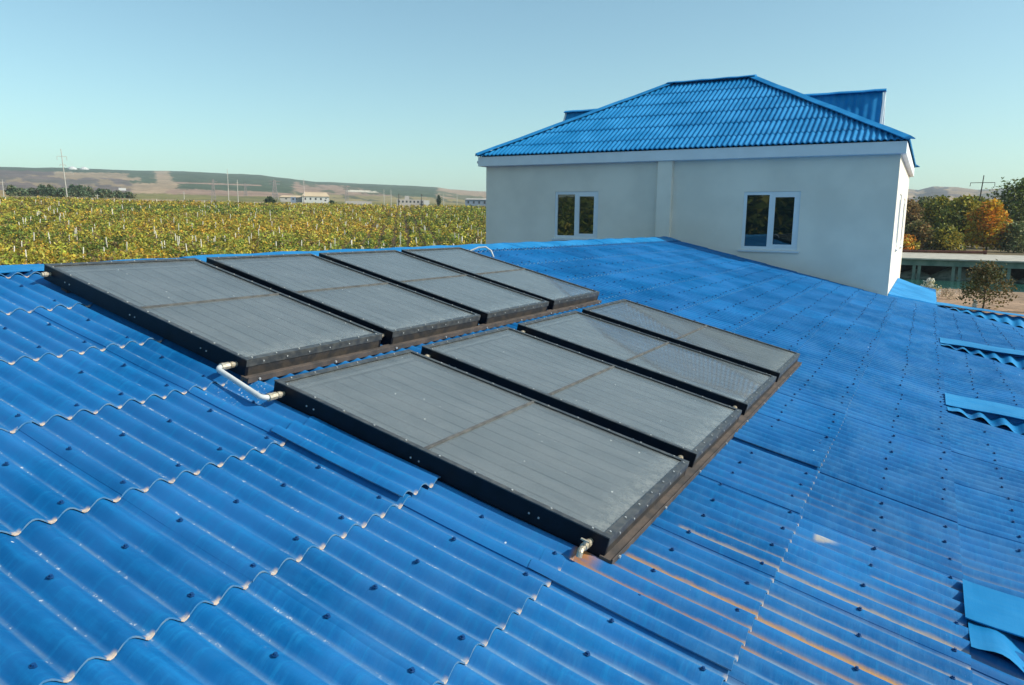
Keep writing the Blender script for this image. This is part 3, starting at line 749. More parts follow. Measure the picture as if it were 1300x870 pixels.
# ------------------------------------------------------------------ terrain
U_AZ = [(-200,-75),(0,-63.9),(60,-61.3),(150,-57.2),(250,-52.3),(330,-48.1),(400,-44.3),(450,-41.4),(520,-37.3),(556,-35.15),(615,-31.6)]
RIDGE = [(-180,.046),(-90,.050),(-70,.052),(-63.8,.0543),(-61.3,.0553),(-57.2,.0558),(-52.3,.0568),(-48.1,.0562),(-46.,.0530),(-44.2,.0495),(-41.4,.0478),(-37.3,.0470),(-35.1,.0460),(-34.3,.0440),(-31.6,.0415),(-25,.042),(-5,.044),(-1.6,.0458),(-.9,.0439),(-.04,.0482),(1.3,.0475),(2.4,.0445),(3.6,.0455),(5,.046),(9,.048),(180,.046)]
raz = [a for a, _ in RIDGE]; rsl = [s for _, s in RIDGE]
def sst(t): t = np.clip(t, 0, 1); return t*t*(3-2*t)
def vnoise(x, y, seed=0):
    """cheap smooth noise, arrays"""
    r = np.random.default_rng(seed); o = 0
    for k in range(4):
        a = r.uniform(0, 2*PI, 6); f = r.uniform(.6, 1.5, 6)*(2**k); p = r.uniform(0, 2*PI, 6)
        for i in range(6): o = o + np.sin((x*np.cos(a[i])+y*np.sin(a[i]))*f[i]+p[i])/(2**k)/6
    return o
def height(x, y):
    x = np.asarray(x, float); y = np.asarray(y, float)
    r = np.hypot(x, y)+1e-6; az = np.degrees(np.arctan2(x, y))
    S = np.interp(az, raz, rsl)
    # left: vineyard slope
    zL = np.where(r < 110, FLOOR, FLOOR + (6.1-FLOOR)*sst((r-95)/250.)*.25 + (6.1-FLOOR)*np.clip((r-110)/232., 0, 1)*.75)
    sl = np.interp(np.log(np.maximum(r, 1)), np.log([342, 600, 900, 1400, 2000, 2500]), [0, .17, .38, .70, .93, 1.0])
    s0 = 6.1/342
    zfar = r*(s0 + (S-s0)*sl)
    zL = np.where(r > 342, zfar, zL)
    # right: bank, pond, shelf, then gently up
    zR = np.where(y < 82.5, FLOOR-.25*sst((y-60)/20.), -8.2)
    zR = np.where((y >= 82.5) & (y < 85), -5.75-2.45*sst((y-82.5)/2.5), zR)
    mound = .0
    zR = np.where(y >= 109, np.minimum(-8.2+(y-109)*1.1, -4.4)+.5*vnoise(x/2.5, y/2.5, 3), zR)
    zR = np.where(y >= 114.5, -4.4, zR)
    zR = np.where(y >= 126, -3.75, zR)
    sl2 = np.interp(np.log(np.maximum(r, 1)), np.log([200, 400, 900, 1600, 2500]), [0, .10, .45, .8, 1.])
    zr2 = np.where(r > 200, -3.75*np.clip((400-r)/200, 0, 1)+r*S*sl2, zR)
    wR = sst((az+24)/10.)*sst((60-az)/20.)
    z = zL*(1-wR)+zr2*wR
    # behind the camera: flat-ish plain rising slowly
    wB = sst((np.abs(az)-95)/25.)
    zB = FLOOR + .058*np.clip(r-60, 0, 340) + .01*np.maximum(r-400, 0)
    z = z*(1-wB)+zB*wB
    z = np.where(r > 2500, z[...]*0 + (np.where(True, z, z)) - (r-2500)*.045, z)
    return z
azs = np.concatenate([np.arange(-180, -67, 2.0), np.arange(-67, -30.5, .14), np.arange(-30.5, -3, 1.0), np.arange(-3, 8, .14), np.arange(8, 180.1, 2.0)])
rs_ = np.concatenate([[.5, 15, 30, 45], np.arange(56, 80, 3), np.arange(80, 130, .6), np.arange(130, 342, 7), np.geomspace(342, 2500, 170), [2560, 2700, 3200, 4200, 6500]])
AZ, RR = np.meshgrid(np.radians(azs), rs_, indexing='ij')
GX, GY = RR*np.sin(AZ), RR*np.cos(AZ); GZ = height(GX, GY)
rough_amp = np.clip((RR-900)/1600, 0, 1)*3.0
GZ = GZ + vnoise(GX/60, GY/60, 9)*rough_amp*np.where(RR < 2520, 1, 0)
# land cover colours; forest lightened to carry part of the haze
azd = np.degrees(AZ); U = np.interp(azd, [a for _, a in U_AZ], [u for u, _ in U_AZ])
Sr = np.interp(azd, raz, rsl); T = (GZ/RR - .0178)/(Sr-.0178)
T = np.where(RR > 2500, 1.0, T)
nz1 = vnoise(U/14., T*9, 21)*.5; nz2 = vnoise(U/45., T*4, 22)*.5; nz3 = vnoise(U/5., T*24, 23)*.5
hf = rng.normal(0, 1, T.shape)
Tn = T + nz1*.035 + nz2*.03 + vnoise(U/2.2, T*40, 25)*.018 + hf*.012; Un = U + nz1*9 + vnoise(U/2.2, T*40, 26)*4 + hf*1.6
def C(*c): return np.array(c)
tan = C(.36,.27,.18); pink = C(.30,.205,.155); mauve = C(.17,.135,.125); forest = C(.060,.082,.048); field = C(.20,.185,.07); orange = C(.32,.22,.10); brush = C(.10,.10,.06); white = C(.6,.55,.45)
colr = np.zeros(GX.shape+(3,)); colr[:] = pink
def put(mask, c, a=1.0): colr[mask] = colr[mask]*(1-a) + c*a
far = RR > 342
put(far & (Tn < .30), field); put(far & (Tn < .12), tan*.8+field*.2)
L0 = far & (Un < 165)
put(L0 & (Tn > .13) & (Tn < .30), orange); put(L0 & (Tn > .30), mauve)
put(L0 & (Tn > .42) & (nz3 > .06), tan*.8); put(L0 & (Tn > .55) & (Tn < .68) & (nz1 > -.02), mauve*.8+forest*.3)
put(L0 & (Tn > .74) & (Un > 60), tan*.9); put(L0 & (Tn > .9), forest*1.2); put(L0 & (Un < 70) & (Tn > .78), mauve*.8); put(L0 & (Un < 100) & (Tn > .90), forest*1.2)
L1 = far & (Un >= 165) & (Un < 216)
put(L1 & (Tn > .3), tan*.85+pink*.2); put(L1 & (Un < 196) & (Tn > .62), forest*1.3); put(L1 & (Tn > .70) & (Tn < .78) & (Un < 176), tan)
L2 = far & (Un >= 208) & (Un < 380)
put(L2 & (Tn > .32), pink); put(L2 & (Tn > .46), forest*1.25); put(L2 & (np.abs(T-.66) < .022) & (Un < 330), pink*1.1); put(L2 & (Un < 216+(1-T)*14) & (Tn > .46), tan); put(L2 & (Tn > .45) & (Tn < .62) & (nz2 > .18), brush)
L3 = far & (Un >= 372)
put(L3 & (Tn > .25), pink*.9+tan*.15); put(L3 & (Tn > .25) & (Tn < .52), field*.65+tan*.4); put(L3 & (Tn > .3) & (nz3 > .14), brush*1.3)
put(L3 & (Un < 480) & (Tn > .90), forest*1.3); put(L3 & (np.abs(Un-462) < 20) & (np.abs(T-.70) < .04), white)
put(L3 & (Un > 430) & (Un < 560) & (Tn > .58+(560-Un)*0.0-(Un-430)*0.0005) & (Tn > .95-(Un-430)*.006), forest*1.3)
put(L3 & (Un > 556) & (Tn > .55), tan*.7+pink*.3); put(L3 & (Un > 556) & (nz1 > .14), brush*1.5)
# right hand side
RT = (azd > -29) & (RR > 190); t2 = GZ/RR/Sr
put(RT, brush*1.2); put(RT & (t2 > .62), tan*.75); put(RT & (t2 > .62) & (nz1 > .02), mauve); put(RT & (azd > -1.1) & (azd < .9) & (t2 > .75) & (vnoise(azd*3, t2*8, 5) > -.1), C(.10,.09,.085)); put(RT & (azd > 2.6) & (t2 > .8), C(.16,.15,.12))
put(RT & (vnoise(azd*4, t2*30, 6) > .35) & (t2 > .6), tan)
# vineyard soil, yard, banks
put((RR <= 342), C(.17,.115,.065)); put((RR < 85) & (azd > -70), C(.20,.15,.11))
Rn = (azd > -24) & (azd < 60) & (RR < 200)
put(Rn, C(.34,.235,.165)); put(Rn & (GY > 83), C(.07,.085,.06)); put(Rn & (GY > 126), C(.16,.13,.08))
put((np.abs(azd) > 95), C(.10,.12,.035))
Vg = np.stack([GX, GY, GZ], -1).reshape(-1, 3); 
terr = np_mesh('terrain', Vg, grid_faces(len(azs), len(rs_), True), M['ground'], smooth=True, col=colr.reshape(-1, 3)); tag(terr, kind='structure')
b = MB(); b.add([(-70,81,-6.25),(75,81,-6.25),(75,113,-6.25),(-70,113,-6.25)], [(0,1,2,3)]); tag(b.build('water', M['water']), kind='structure')

# ------------------------------------------------------------------ vineyard
def leaf_quads(C_, size, n_per, spread, rngx, col_fn):
    """C_ (n,3) centres; spread (n,3); n_per leaves each"""
    n = len(C_); tot = n*n_per
    cen = np.repeat(C_, n_per, 0) + np.clip(rngx.normal(0, .5, (tot, 3)), -1, 1)*np.repeat(spread, n_per, 0)
    nr = rngx.normal(0, 1, (tot, 3)); nr[:, 2] = np.abs(nr[:, 2])+.25; nr /= np.linalg.norm(nr, axis=1)[:, None]
    a = np.cross(nr, rngx.normal(0, 1, (tot, 3))); a /= np.linalg.norm(a, axis=1)[:, None]; b_ = np.cross(nr, a)
    s = (size*rngx.uniform(.6, 1.35, tot))[:, None] if np.isscalar(size) else (np.repeat(size, n_per)*rngx.uniform(.6, 1.35, tot))[:, None]
    k = .62
    V = np.stack([cen-a*s-b_*s*k*.2, cen-b_*s*k, cen+a*s, cen+b_*s*k], 1).reshape(-1, 3)
    F = np.arange(tot*4).reshape(-1, 4)
    c = col_fn(tot, np.repeat(np.arange(n), n_per)); return V, F, np.repeat(c, 4, 0)
PAL = 1.22*np.array([(.37,.30,.04),(.25,.28,.04),(.12,.17,.032),(.50,.30,.035),(.38,.23,.045),(.20,.14,.06),(.07,.10,.022),(.34,.31,.05)])
pts = []
r2 = np.random.default_rng(4)
rowdir = math.radians(-38); ca, sa = math.sin(rowdir), math.cos(rowdir)
for a in np.arange(-260, 260, 2.6):
    for t in np.arange(40, 400, 1.25):
        x = ca*t + sa*a; y = sa*t - ca*a
        pts.append((x, y))
pts = np.array(pts) + r2.normal(0, .28, (len(pts), 2))
r_ = np.hypot(pts[:, 0], pts[:, 1]); az_ = np.degrees(np.arctan2(pts[:, 0], pts[:, 1]))
edge = 338+6*np.sin(az_*.7)
ok = (az_ > -67.5) & (az_ < -30.5) & (r_ > 88) & (r_ < edge)
gap = vnoise(pts[:, 0]/9, pts[:, 1]/9, 31)
ok &= ~((gap > .62) & (r2.random(len(pts)) < .7)) & (r2.random(len(pts)) > .05)
pts = pts[ok]; r_ = r_[ok]; gap = gap[ok]
zz = height(pts[:, 0], pts[:, 1])
hue = vnoise(pts[:, 0]/14, pts[:, 1]/14, 33)+.9*vnoise(pts[:, 0]/3.5, pts[:, 1]/3.5, 34)
pick = r2.random(len(pts))
idx = np.where(hue > .35, np.where(pick < .5, 0, np.where(pick < .8, 3, 4)), np.where(hue < -.35, np.where(pick < .45, 2, np.where(pick < .8, 1, 6)), np.where(pick < .35, 0, np.where(pick < .65, 1, np.where(pick < .85, 7, 5)))))
Vs = []; Fs = []; Cs = []; n0 = 0
for lo, hi, npl, sz in ((0, 150, 52, .21), (150, 220, 34, .26), (220, 400, 22, .34)):
    m_ = (r_ >= lo) & (r_ < hi); P_ = pts[m_]; ii = idx[m_]
    hgt = r2.uniform(.35, .95, len(P_)); cen = np.stack([P_[:, 0], P_[:, 1], zz[m_]+hgt*.95+.12], 1)
    spr = np.stack([r2.uniform(.55, .9, len(P_)), r2.uniform(.55, .9, len(P_)), hgt], 1)
    bf = r2.uniform(.62, 1.3, len(P_))
    def cf(tot, own, ii=ii, bf=bf):
        c = PAL[ii[own]]; alt = PAL[r2.integers(0, 8, tot)]; k = (r2.random(tot) < .28)[:, None]
        return np.where(k, alt, c)*r2.uniform(.78, 1.22, (tot, 1))*bf[own][:, None]
    V, F, Cc = leaf_quads(cen, sz, npl, spr, r2, cf); Vs.append(V); Fs.append(F+n0); n0 += len(V); Cs.append(Cc)
for (az0, az1) in ((-172, -118),):          # the rows go on behind, seen in the left window
    P_ = []
    for k in range(8000):
        a = math.radians(r2.uniform(az0, az1)); rr_ = math.sqrt(r2.uniform(40**2, 390**2)); P_.append((rr_*math.sin(a), rr_*math.cos(a)))
    P_ = np.array(P_); cen = np.stack([P_[:, 0], P_[:, 1], height(P_[:, 0], P_[:, 1])+.8], 1)
    def cf2(tot, own): return PAL[np.array([1,2,6,2,0,1])[r2.integers(0, 6, tot)]]*r2.uniform(.5, 1.1, (tot, 1))
    V, F, Cc = leaf_quads(cen, .8, 10, np.tile([1.6, 1.6, .9], (len(P_), 1)), r2, cf2); Vs.append(V); Fs.append(F+n0); n0 += len(V); Cs.append(Cc)
vy = np_mesh('vineyard', np.concatenate(Vs), np.concatenate(Fs), M['leaf'], col=np.concatenate(Cs))
tag(vy, 'dense mass of low grape vines turning yellow and orange', 'vines', kind='stuff')
# posts
pb_ = MB(); pb_.add([(-.06,-.06,0),(.06,-.06,0),(.06,.06,0),(-.06,.06,0),(-.05,-.05,2.1),(.05,-.05,2.1),(.05,.05,2.1),(-.05,.05,2.1),(0,0,2.14)], [(0,1,5,4),(1,2,6,5),(2,3,7,6),(3,0,4,7),(4,5,8),(5,6,8),(6,7,8),(7,4,8)])
post0 = None; cnt = 0; prng = random.Random(12); tries = 0
while cnt < 290 and tries < 6000:
    tries += 1
    az = math.radians(prng.uniform(-65.5, -31.2)); r = math.sqrt(prng.uniform(98**2, 330**2)) if prng.random() < .55 else prng.uniform(98, 240)
    x, y = r*math.sin(az), r*math.cos(az); a = round((x*sa - y*ca)/2.6)*2.6; t = round((x*ca + y*sa)/7.5)*7.5 + prng.uniform(-.5, .5)
    x, y = ca*t+sa*a, sa*t-ca*a; z = float(height(x, y))
    if post0 is None: post0 = pb_.build('vineyard_post', M['stone']); o = post0
    else: o = link(post0.copy())
    o.location = (x, y, z+prng.uniform(-.30, .25)); o.rotation_euler = (prng.gauss(0,.06), prng.gauss(0,.06), prng.uniform(0, 3)); cnt += 1
    s = 1.0 + max(0, (r-150))/400; o.scale = (s, s, 1)
    tag(o, 'weathered whitish post sticking out of the yellowing vines', 'post', 'posts standing in the vineyard')

# ------------------------------------------------------------------ trees
def tree(name, x, y, h, wd, pal, label, cat='tree', group=None, base=.12, n=26, leaf=.4, npl=70, seed=0, shape=1.0, trunk=True, zoff=0, stretch=1.0, dens=1.0):
    r3 = np.random.default_rng(seed); rr = random.Random(seed)
    z = float(height(x, y))+zoff; root = empty(name, (x, y, z)); tag(root, label, cat, group)
    pal = np.array(pal); cz0 = h*base
    cs = []; sz = []
    for i in range(n):
        t = (i+.5)/n; zc = cz0 + (h-cz0)*(.12+.80*t); k = math.sin(PI*min(1, (.15+.85*t)**shape))**.6
        ang = i*2.4+rr.uniform(-.5,.5); rad = wd/2*k*rr.uniform(.25,.80)
        cs.append((rad*math.cos(ang), rad*math.sin(ang), zc)); q = wd*.5*rr.uniform(.30,.48)*(.7+.5*k)
        sz.append((q, q, q*.75*stretch))
    cs = np.array(cs); sz = np.array(sz); hue = r3.integers(0, len(pal), n)
    def cf(tot, own):
        c = pal[hue[own]]; alt = pal[r3.integers(0, len(pal), tot)]
        return np.where((r3.random(tot) < .3)[:, None], alt, c)*r3.uniform(.6, 1.35, (tot, 1))
    V, F, Cc = leaf_quads(cs, leaf, int(npl*dens), sz, r3, cf)
    V[:, 2] = np.maximum(V[:, 2], .05)
    np_mesh('crown', V, F, M['leaf'], root, col=Cc)
    if trunk:
        b = MB(); r0 = max(.05, h*.022); top = cz0+(h-cz0)*.6
        b.tube([(0,0,-.2),(.02*h*rr.uniform(-1,1),.0,cz0*.6),(.03*h*rr.uniform(-1,1),.02*h,cz0+(h-cz0)*.3),(.02*h,0,top)], [r0,r0*.85,r0*.6,r0*.25], 8)
        for i in range(0, n, 3):
            c = cs[i]; s = max(cz0*.6, c[2]*.55); b.tube([(0,0,s), (c[0]*.5, c[1]*.5, (s+c[2])/2+.1), tuple(c)], [r0*.4,r0*.25,r0*.1], 6)
        b.build('trunk', M['bark'], root)
    return root
def at(az, r): a = math.radians(az); return r*math.sin(a), r*math.cos(a)
G1 = [(.11,.15,.03),(.15,.19,.035),(.20,.21,.045),(.07,.095,.022)]
G2 = [(.13,.17,.07),(.19,.21,.08),(.25,.24,.10)]
BR = [(.28,.18,.07),(.34,.19,.07),(.22,.20,.07),(.14,.13,.05)]
OL = [(.34,.29,.04),(.24,.25,.04),(.42,.31,.04),(.13,.15,.03)]
OR = [(.70,.36,.02),(.78,.44,.03),(.68,.24,.02),(.50,.38,.04),(.38,.30,.04)]
gp = 'autumn trees beyond the pond'
def azu(u): return -.51+math.degrees(math.atan((u-1175)/928.))*.86+ (0)      # bearing in the right hand gap
AZR = lambda u: np.interp(u, [1150,1165,1185,1215,1240,1300], [-1.6,-.94,-.04,1.32,2.44,4.97])
tl = [(1152,152,9.0,6.5,BR,'reddish brown tree close beside the cream wall, behind the pond'),
 (1176,165,9.6,8.5,G2,'grey green tall tree left of the olive trees, beyond the pond'),
 (1196,158,9.6,7.5,OL,'olive brown tree between the grey green one and the broad olive one'),
 (1226,152,9.4,9.0,OL,'broad olive tree directly left of the orange tree'),
 (1261,146,8.4,6.6,OR,'bright orange and yellow tree among the trees beyond the pond'),
 (1306,168,13.0,13,G1,'largest dark green tree at the right edge beyond the pond'),
 (1243,176,10.2,8,OL,'olive tree peeping out behind the orange tree beside the wooden pole')]
for i, (u, r, h, wd, pal, lab) in enumerate(tl):
    x, y = at(AZR(u), r); tree('autumn_tree', x, y, h, wd, pal, lab, 'tree', gp, .06, 46, .30, 120, 40+i, .9)
for i, (u, r, h, wd, pal, lab) in enumerate([
 (1150,134,2.6,4.2,OR[2:],'low orange bush beside the rusty pipe and the cream wall'),
 (1172,140,4.8,5.5,BR,'dark brown bush in front of the grey green tree'),
 (1206,141,4.2,6,OL,'low olive bush behind the rusty pipe'),
 (1297,146,4.8,6.5,G2,'pale grey green bush at the right edge behind the concrete deck')]):
    x, y = at(AZR(u), r); tree('bush', x, y, h, wd, pal, lab, 'bush', 'bushes beyond the pond', .0, 22, .26, 110, 70+i, .7)
x, y = at(3.5, 60.8)
tree('small_tree', x, y, 3.2, 3.8, [(.15,.125,.04),(.10,.11,.035),(.19,.13,.05),(.075,.08,.03)], 'small round tree with thin forked trunk on the near pond bank', 'tree', None, .12, 30, .10, 80, 90, .55)
x, y = at(.35, 66.0)
tree('flowering_shrub', x, y, 1.75, 1.5, [(.75,.75,.70),(.65,.62,.45),(.55,.45,.15),(.20,.22,.10),(.7,.7,.68)], 'pale shrub speckled white and yellow beside the blue roof corner', 'shrub', None, .0, 16, .07, 60, 91, .7, trunk=False)
x, y = at(1.3, 68.0)
tree('dry_shrub', x, y, .7, 2.4, [(.55,.45,.36),(.45,.34,.22),(.25,.2,.12)], 'low dry tuft on the bank next to the white speckled shrub', 'shrub', None, .0, 12, .06, 50, 92, .7, trunk=False)
# dark tree line before the hills, left; leaf colours lightened to carry haze
for i in range(13):
    u = 14+i*12.2+ (random.random()-.5)*4; az = np.interp(u, [q for q, _ in U_AZ], [a for _, a in U_AZ]); x, y = at(az, 400+random.uniform(-15, 25))
    hh = .8*[6.0,4.2,4.6,6.6,6.4,5.0,7.4,7.2,6.4,5.2,5.0,4.4,3.6][i]
    wh = ['first','second','third','fourth','fifth','sixth','seventh','eighth','ninth','tenth','eleventh','twelfth','last'][i]
    tree('field_tree', x, y, hh, 6.2, [(.10,.15,.085),(.13,.19,.10),(.17,.17,.09)], f'{wh} dark green tree from the left in the line behind the vines', 'tree', 'dark trees in a line behind the vineyard', .0, 14, .5, 46, 100+i, .7, zoff=1.2)
for i, (u, r, h, wd, lab, st) in enumerate([(341,352,3.8,5.2,'round dark green bush at the vineyard edge left of the tan roofed house',1), (421,352,2.8,3.4,'small dark bush at the vineyard edge right of the tan roofed house',1), (557,470,7.0,3.2,'narrow dark conifer right of the long grey building',1.6)]):
    az = np.interp(u, [q for q, _ in U_AZ], [a for _, a in U_AZ]); x, y = at(az, r)
    tree('field_bush' if i < 2 else 'conifer', x, y, h, wd, [(.03,.055,.02),(.04,.07,.025)], lab, 'bush' if i < 2 else 'tree', None, .0, 16, .4, 60, 130+i, .7 if i < 2 else 1.2, stretch=st)
# trees south of the roof: only their reflections show in the window
for i, (x, y, h, wd) in enumerate([(-7,-20,9,9), (1,-23,10,10), (-14,-24,9,9)]):
    tree('yard_tree', x, y, h, wd, G1+OL[:2], ['tall green yard tree mirrored in the left pane of the right window', 'tall green yard tree mirrored in the right pane of the right window', 'green yard tree behind the camera towards the vineyard'][i], 'tree', 'trees in the yard behind the camera', .1, 30, .4, 60, 150+i)

# ------------------------------------------------------------------ poles, masts, far buildings
def azl(u): return float(np.interp(u, [q for q, _ in U_AZ], [a for _, a in U_AZ]))
def pole(name, az, r, ztop, rad, mat, label, cat, arms=(), lean=(0,0), tip=None, group=None, extra=0):
    x, y = at(az, r); z = float(height(x, y)); root = empty(name, (x, y, z)); tag(root, label, cat, group); H = ztop-z
    b = MB(); b.tube([(0,0,-.5),(lean[0]*.5,lean[1]*.5,H*.5),(lean[0],lean[1],H)], [rad,rad*.8,rad*.5], 8); b.build('pole', mat, root)
    vx, vy = math.cos(math.radians(az)), -math.sin(math.radians(az))
    for (fz, half, hook) in arms:
        lx, ly = lean[0]*fz, lean[1]*fz
        b = MB(); zc = H*fz; b.tube([(lx-vx*half, ly-vy*half, zc), (lx+vx*half, ly+vy*half, zc)], rad*.38, 6)
        if hook:
            for s in (-1, 1): b.tube([(lx+s*vx*half, ly+s*vy*half, zc+.03), (lx+s*vx*half*1.02, ly+s*vy*half*1.02, zc-hook)], rad*.34, 6)
        b.build('crossarm', mat, root)
    return root
pole('power_pole', -60.3, 340, .0770*340, .24, M['polec'], 'tall pale concrete power pole with crossarms at the left, behind the vines', 'power pole', [(.86,1.6,1.4),(.70,1.0,.6),(.56,3.0,1.0)], lean=(-.9,-.5))
pole('wooden_power_pole', 2.50, 172, .0600*172, .17, M['wood'], 'leaning dark wooden power pole above the orange tree', 'power pole', [(.90,2.0,.7),(.60,2.5,.6)], lean=(.75,-.1))
def lattice(name, u, r, stop, wbase, label, group='lattice towers in the fields', m='lattice'):
    az = azl(u); x, y = at(az, r); z = float(height(x, y)); H = stop*r-z; root = empty(name, (x, y, z), (0,0,-math.radians(az))); tag(root, label, 'tower', group)
    b = MB(); w0, w1 = wbase/2, wbase*.12; n = 7; f = lambda t: w0+(w1-w0)*t**.8
    for sx, sy in ((1,1),(1,-1),(-1,1),(-1,-1)): b.tube([(sx*f(t/n), sy*f(t/n), H*t/n-.2) for t in range(n+1)], wbase*.05, 5)
    for i in range(n):
        a_, c_ = f(i/n), f((i+1)/n); z0_, z1_ = H*i/n, H*(i+1)/n
        for sy in (1, -1):
            b.tube([(-a_, sy*a_, z0_), (c_, sy*c_, z1_)], wbase*.032, 4); b.tube([(a_, sy*a_, z0_), (-c_, sy*c_, z1_)], wbase*.032, 4); b.tube([(-c_, sy*c_, z1_), (c_, sy*c_, z1_)], wbase*.03, 4)
    b.build('lattice_frame', M[m], root)
    b = MB()
    for fz in (.78, .92): b.tube([(-wbase*.8, 0, H*fz), (wbase*.8, 0, H*fz)], wbase*.05, 5)
    b.build('crossarm', M[m], root)
lattice('lattice_tower', 269, 350, .0490, 2.2, 'short pale lattice tower at the far edge of the vineyard')
lattice('lattice_tower', 348, 640, .0505, 5.5, 'dark lattice pylon left of the tan roofed house')
lattice('lattice_tower', 310, 760, .0455, 3.5, 'faint lattice pylon left of the taller dark one')
lattice('lattice_tower', 440, 560, .0455, 3.2, 'dark lattice pylon right of the tan roofed house')
for i, (u, r, st, lab) in enumerate([(288,480,.0620,'tallest thin mast on the left half, standing in the field'), (300,480,.0495,'shorter thin mast just right of the tallest one'), (386,560,.0530,'white mast rising behind the tan roofed house'),
      (3,400,.0405,'thin pale pole at the very left edge'), (120,352,.0270,'short thin pole among the dark tree line'), (231,420,.0330,'faint short pole in the green field'),
      (487,520,.0420,'thin mast left of the long grey building'), (496,520,.0415,'second thin mast left of the long grey building'), (506,500,.0370,'short dark mast at the left end of the long grey building'), (535,500,.0370,'short dark mast over the long grey building'),
      (563,420,.0370,'thin mast just right of the narrow conifer'), (580,430,.0380,'thin mast between the conifer and the grey warehouse')]):
    pole('mast', azl(u), r, st*r, .20 if r < 450 else .26, M['mast'] if i in (2,) else (M['wood'] if i in (8,9) else M['polec']), lab, 'mast', [(.85,.8,0)], group='thin masts in the distance')
def farbox(name, u, r, w_, d_, h_, label, wall='farwall', roof=None, rh=0, wins=0, zo=0, cat='building'):
    az = azl(u); x, y = at(az, r); z = float(height(x, y))+zo; root = empty(name, (x, y, z), (0,0,-math.radians(az))); tag(root, label, cat)
    b = MB(); b.box(-w_/2, w_/2, 0, d_, -2, h_); b.build('wall', M[wall], root)
    if roof:
        b = MB(); e = .5; xs0, xs1 = -w_/2-e, w_/2+e
        b.add([(xs0,-e,h_),(xs1,-e,h_),(xs1,d_+e,h_),(xs0,d_+e,h_),(xs0+w_*.12,d_/2,h_+rh),(xs1-w_*.12,d_/2,h_+rh)], [(0,1,5,4),(1,2,5),(2,3,4,5),(3,0,4),(0,3,2,1)])
        b.build('roof', M[roof], root)
    for i in range(wins):
        xc = -w_/2 + w_*(i+.6)/(wins+.2); b = MB(); b.box(xc-.55, xc+.55, -.06, -.01, h_*.35, h_*.75); b.build('window', M['fardark'], root)
    return root
farbox('farm_house', 401, 560, 19, 12, 3.8, 'farm house with broad tan roof beyond the vineyard', 'farwhite', 'farroof', 3.2, 5, zo=.8)
farbox('shed', 369, 570, 16, 7, 2.6, 'long low shed with pale roof left of the tan roofed house', 'farwall', 'farroof', 1.4, 2, zo=.8)
farbox('blue_shed', 371.5, 530, 3.4, 3, 3.0, 'small bluish shed in front of the long low shed', 'fargrey', None, 0, 1, zo=.8)
farbox('outbuilding', 413, 530, 4.0, 4, 2.4, 'small white outbuilding at the right corner of the tan roofed house', 'farwhite', None, 0, 1, zo=.8)
farbox('workshop', 521, 500, 18, 8, 3.2, 'long grey building with a row of dark windows beyond the vineyard', 'farwall', None, 0, 7, zo=.8)
farbox('roof_hut', 516.5, 506, 3.0, 3, 5.6, 'small block rising above the long grey building', 'farwall', None, 0, 0, zo=.8)
farbox('white_kiosk', 541.5, 495, 3.6, 4, 2.9, 'small white block at the right end of the long grey building', 'farwhite', None, 0, 0, zo=.8)
farbox('warehouse', 605, 490, 15, 8, 4.0, 'blue grey warehouse beside the edge of the cream building', 'fargrey', 'farwall', .8, 4, zo=.9)
farbox('white_barn', 153, 900, 7, 4, 2.3, 'low white building in the field at the foot of the hills', 'farwhite', None, 0, 0, zo=.4)
farbox('roadside_wall', 455, 470, 16, 1, 1.0, 'low pale wall left of the long grey building', 'farwall', None, 0, 0, zo=1.4, cat='wall')
for i, (u, lab) in enumerate([(91, 'left one of two pale domes on the hill crest'), (106, 'right one of two pale domes on the hill crest')]):
    x, y = at(azl(u), 2380); z = float(height(x, y)); root = empty('storage_dome', (x, y, z)); tag(root, lab, 'dome', 'domes on the hill crest')
    b = MB(); b.tube([(0,0,-8),(0,0,0),(0,0,2),(0,0,4.5),(0,0,6.5),(0,0,7.2)], [12,12,11,8,4,.5], 14); b.build('shell', M['farwhite'], root)

# ------------------------------------------------------------------ pond deck
dk = empty('concrete_deck', (10, 104, -6.3)); do = Vector((10, 104, -6.3)); tag(dk, 'pale concrete deck on green stained pillars over the pond', 'deck')
def db(mb, name, m, **k): mb.v = [(x-do.x, y-do.y, z-do.z) for x, y, z in mb.v]; return mb.build(name, m, dk, **k)
b = MB(); b.box(-30, 45, 103.6, 127, -3.82, -3.66); db(b, 'deck_slab', M['concrete'])
b = MB(); b.box(-30, 45, 104.0, 104.6, -4.55, -3.825); db(b, 'edge_beam', M['algae'])
for u in (1118, 1170.5, 1177.5, 1222, 1230, 1287.5, 1294, 1345):
    xx = 104.3*math.tan(math.radians(float(np.interp(u, [1100,1150,1165,1185,1215,1240,1300,1360], [-3.9,-1.6,-.94,-.04,1.32,2.44,4.97,7.5]))))
    b = MB(); b.box(xx-.18, xx+.18, 104.15, 104.5, -8, -4.552); db(b, 'pillar', M['algae'], bevel=.02)
b = MB(); b.box(-30, 45, 113.6, 114.2, -8, -3.83); db(b, 'back_wall', M['rubble'])
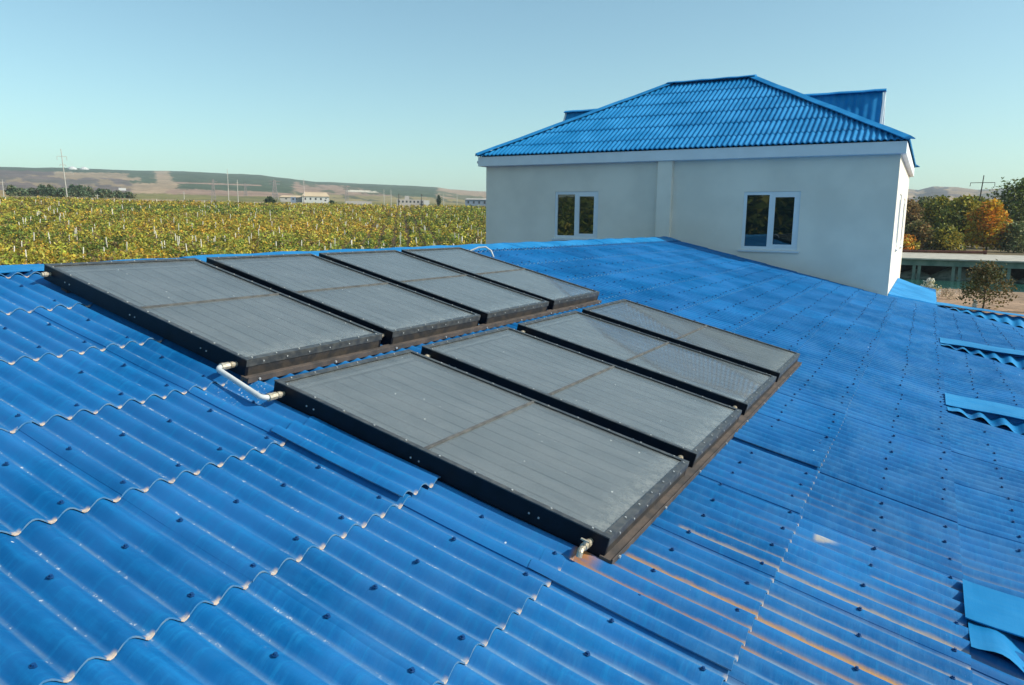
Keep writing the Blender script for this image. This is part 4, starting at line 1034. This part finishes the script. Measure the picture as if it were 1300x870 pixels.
for i, (xc, hh, ww) in enumerate(((-1.2, .55, 3.5), (3.4, 1.0, 4.0), (7.5, 1.1, 3.0), (13, .9, 4))):
    n1, n2 = 24, 14; th = np.linspace(-1, 1, n1); ph = np.linspace(-1, 1, n2); TX, TY = np.meshgrid(th, ph, indexing='ij')
    hz_ = np.maximum(0, 1-np.sqrt(TX**2+TY**2)); X_ = xc+TX*ww; Y_ = 108.3+TY*3.0; Z_ = -6.6 + (hh+.45)*1.5*hz_ + .10*vnoise(X_*2, Y_*2, i)
    mo = np_mesh('rubble_mound', np.stack([X_, Y_, Z_], -1).reshape(-1, 3), grid_faces(n1, n2), M['rubble'], smooth=True, col=None)
    tag(mo, ['low rubble mound under the deck beside the cream wall', 'rubble mound under the deck between the pillar pairs', 'rubble mound under the deck behind the small tree, left one', 'rubble mound under the deck behind the small tree, right one'][i], 'rubble', 'rubble mounds under the deck')
b = MB(); xa, xb = at(-2.6, 125)[0], at(3.22, 125)[0]
b.tube([(xa, 124.5, -3.42), (xb, 125, -3.30)], .20, 10); b.tube([(xb, 125, -3.30), (xb+.4, 125, -3.30)], [.30,.30], 10)
tag(b.build('rusty_pipe', M['rustpipe']), 'long rust brown pipe lying across the far edge of the deck', 'pipe')
# things on the bank
x, y = at(5.98, 60); b = MB(); b.box(-.35, .35, -.2, .2, -.3, 2.55); o = b.build('concrete_post', M['polec'], bevel=.03); o.location = (x+.15, y, FLOOR); tag(o, 'pale grey concrete post cut by the right edge of the picture', 'post')
x, y = at(3.05, 61); b = MB(); b.tube([(0,0,0),(0.02,0,.2),(.04,.02,.40),(.0,0,.55),(0,0,.62)], [.13,.17,.13,.07,.05], 10); o = b.build('white_sack', M['sack'], smooth=True); o.location = (x, y, float(height(x, y))); tag(o, 'upright white sack left of the small tree trunk', 'sack')
for i, (az, lab) in enumerate([(3.95, 'dark tyre lying flat just right of the small tree trunk'), (4.75, 'dark tyre lying flat by the grey post at the right edge')]):
    x, y = at(az, 60.3); b = MB(); ring = [(.0, .24*math.cos(k/14*2*PI), .24*math.sin(k/14*2*PI)) for k in range(15)]; b.tube(ring, .09, 8, caps=False); o = b.build('old_tyre', M['rubber'], smooth=True)
    o.location = (x-.0, y, FLOOR-.12); o.rotation_euler = (.1, PI/2-.15, 0); tag(o, lab, 'tyre', 'old tyres on the bank')

# ------------------------------------------------------------------ air
hm = bpy.data.materials.new('air'); hm.use_nodes = True; hn = hm.node_tree
hn.nodes.remove(hn.nodes['Principled BSDF']); pv = hn.nodes.new('ShaderNodeVolumePrincipled')
pv.inputs['Color'].default_value = (.80, .90, 1.0, 1); pv.inputs['Density'].default_value = .00016; pv.inputs['Anisotropy'].default_value = .1
hn.links.new(pv.outputs[0], hn.nodes['Material Output'].inputs['Volume'])
b = MB(); b.box(-7200, 7200, -7200, 7200, -420, 175); tag(b.build('haze', hm), kind='stuff')
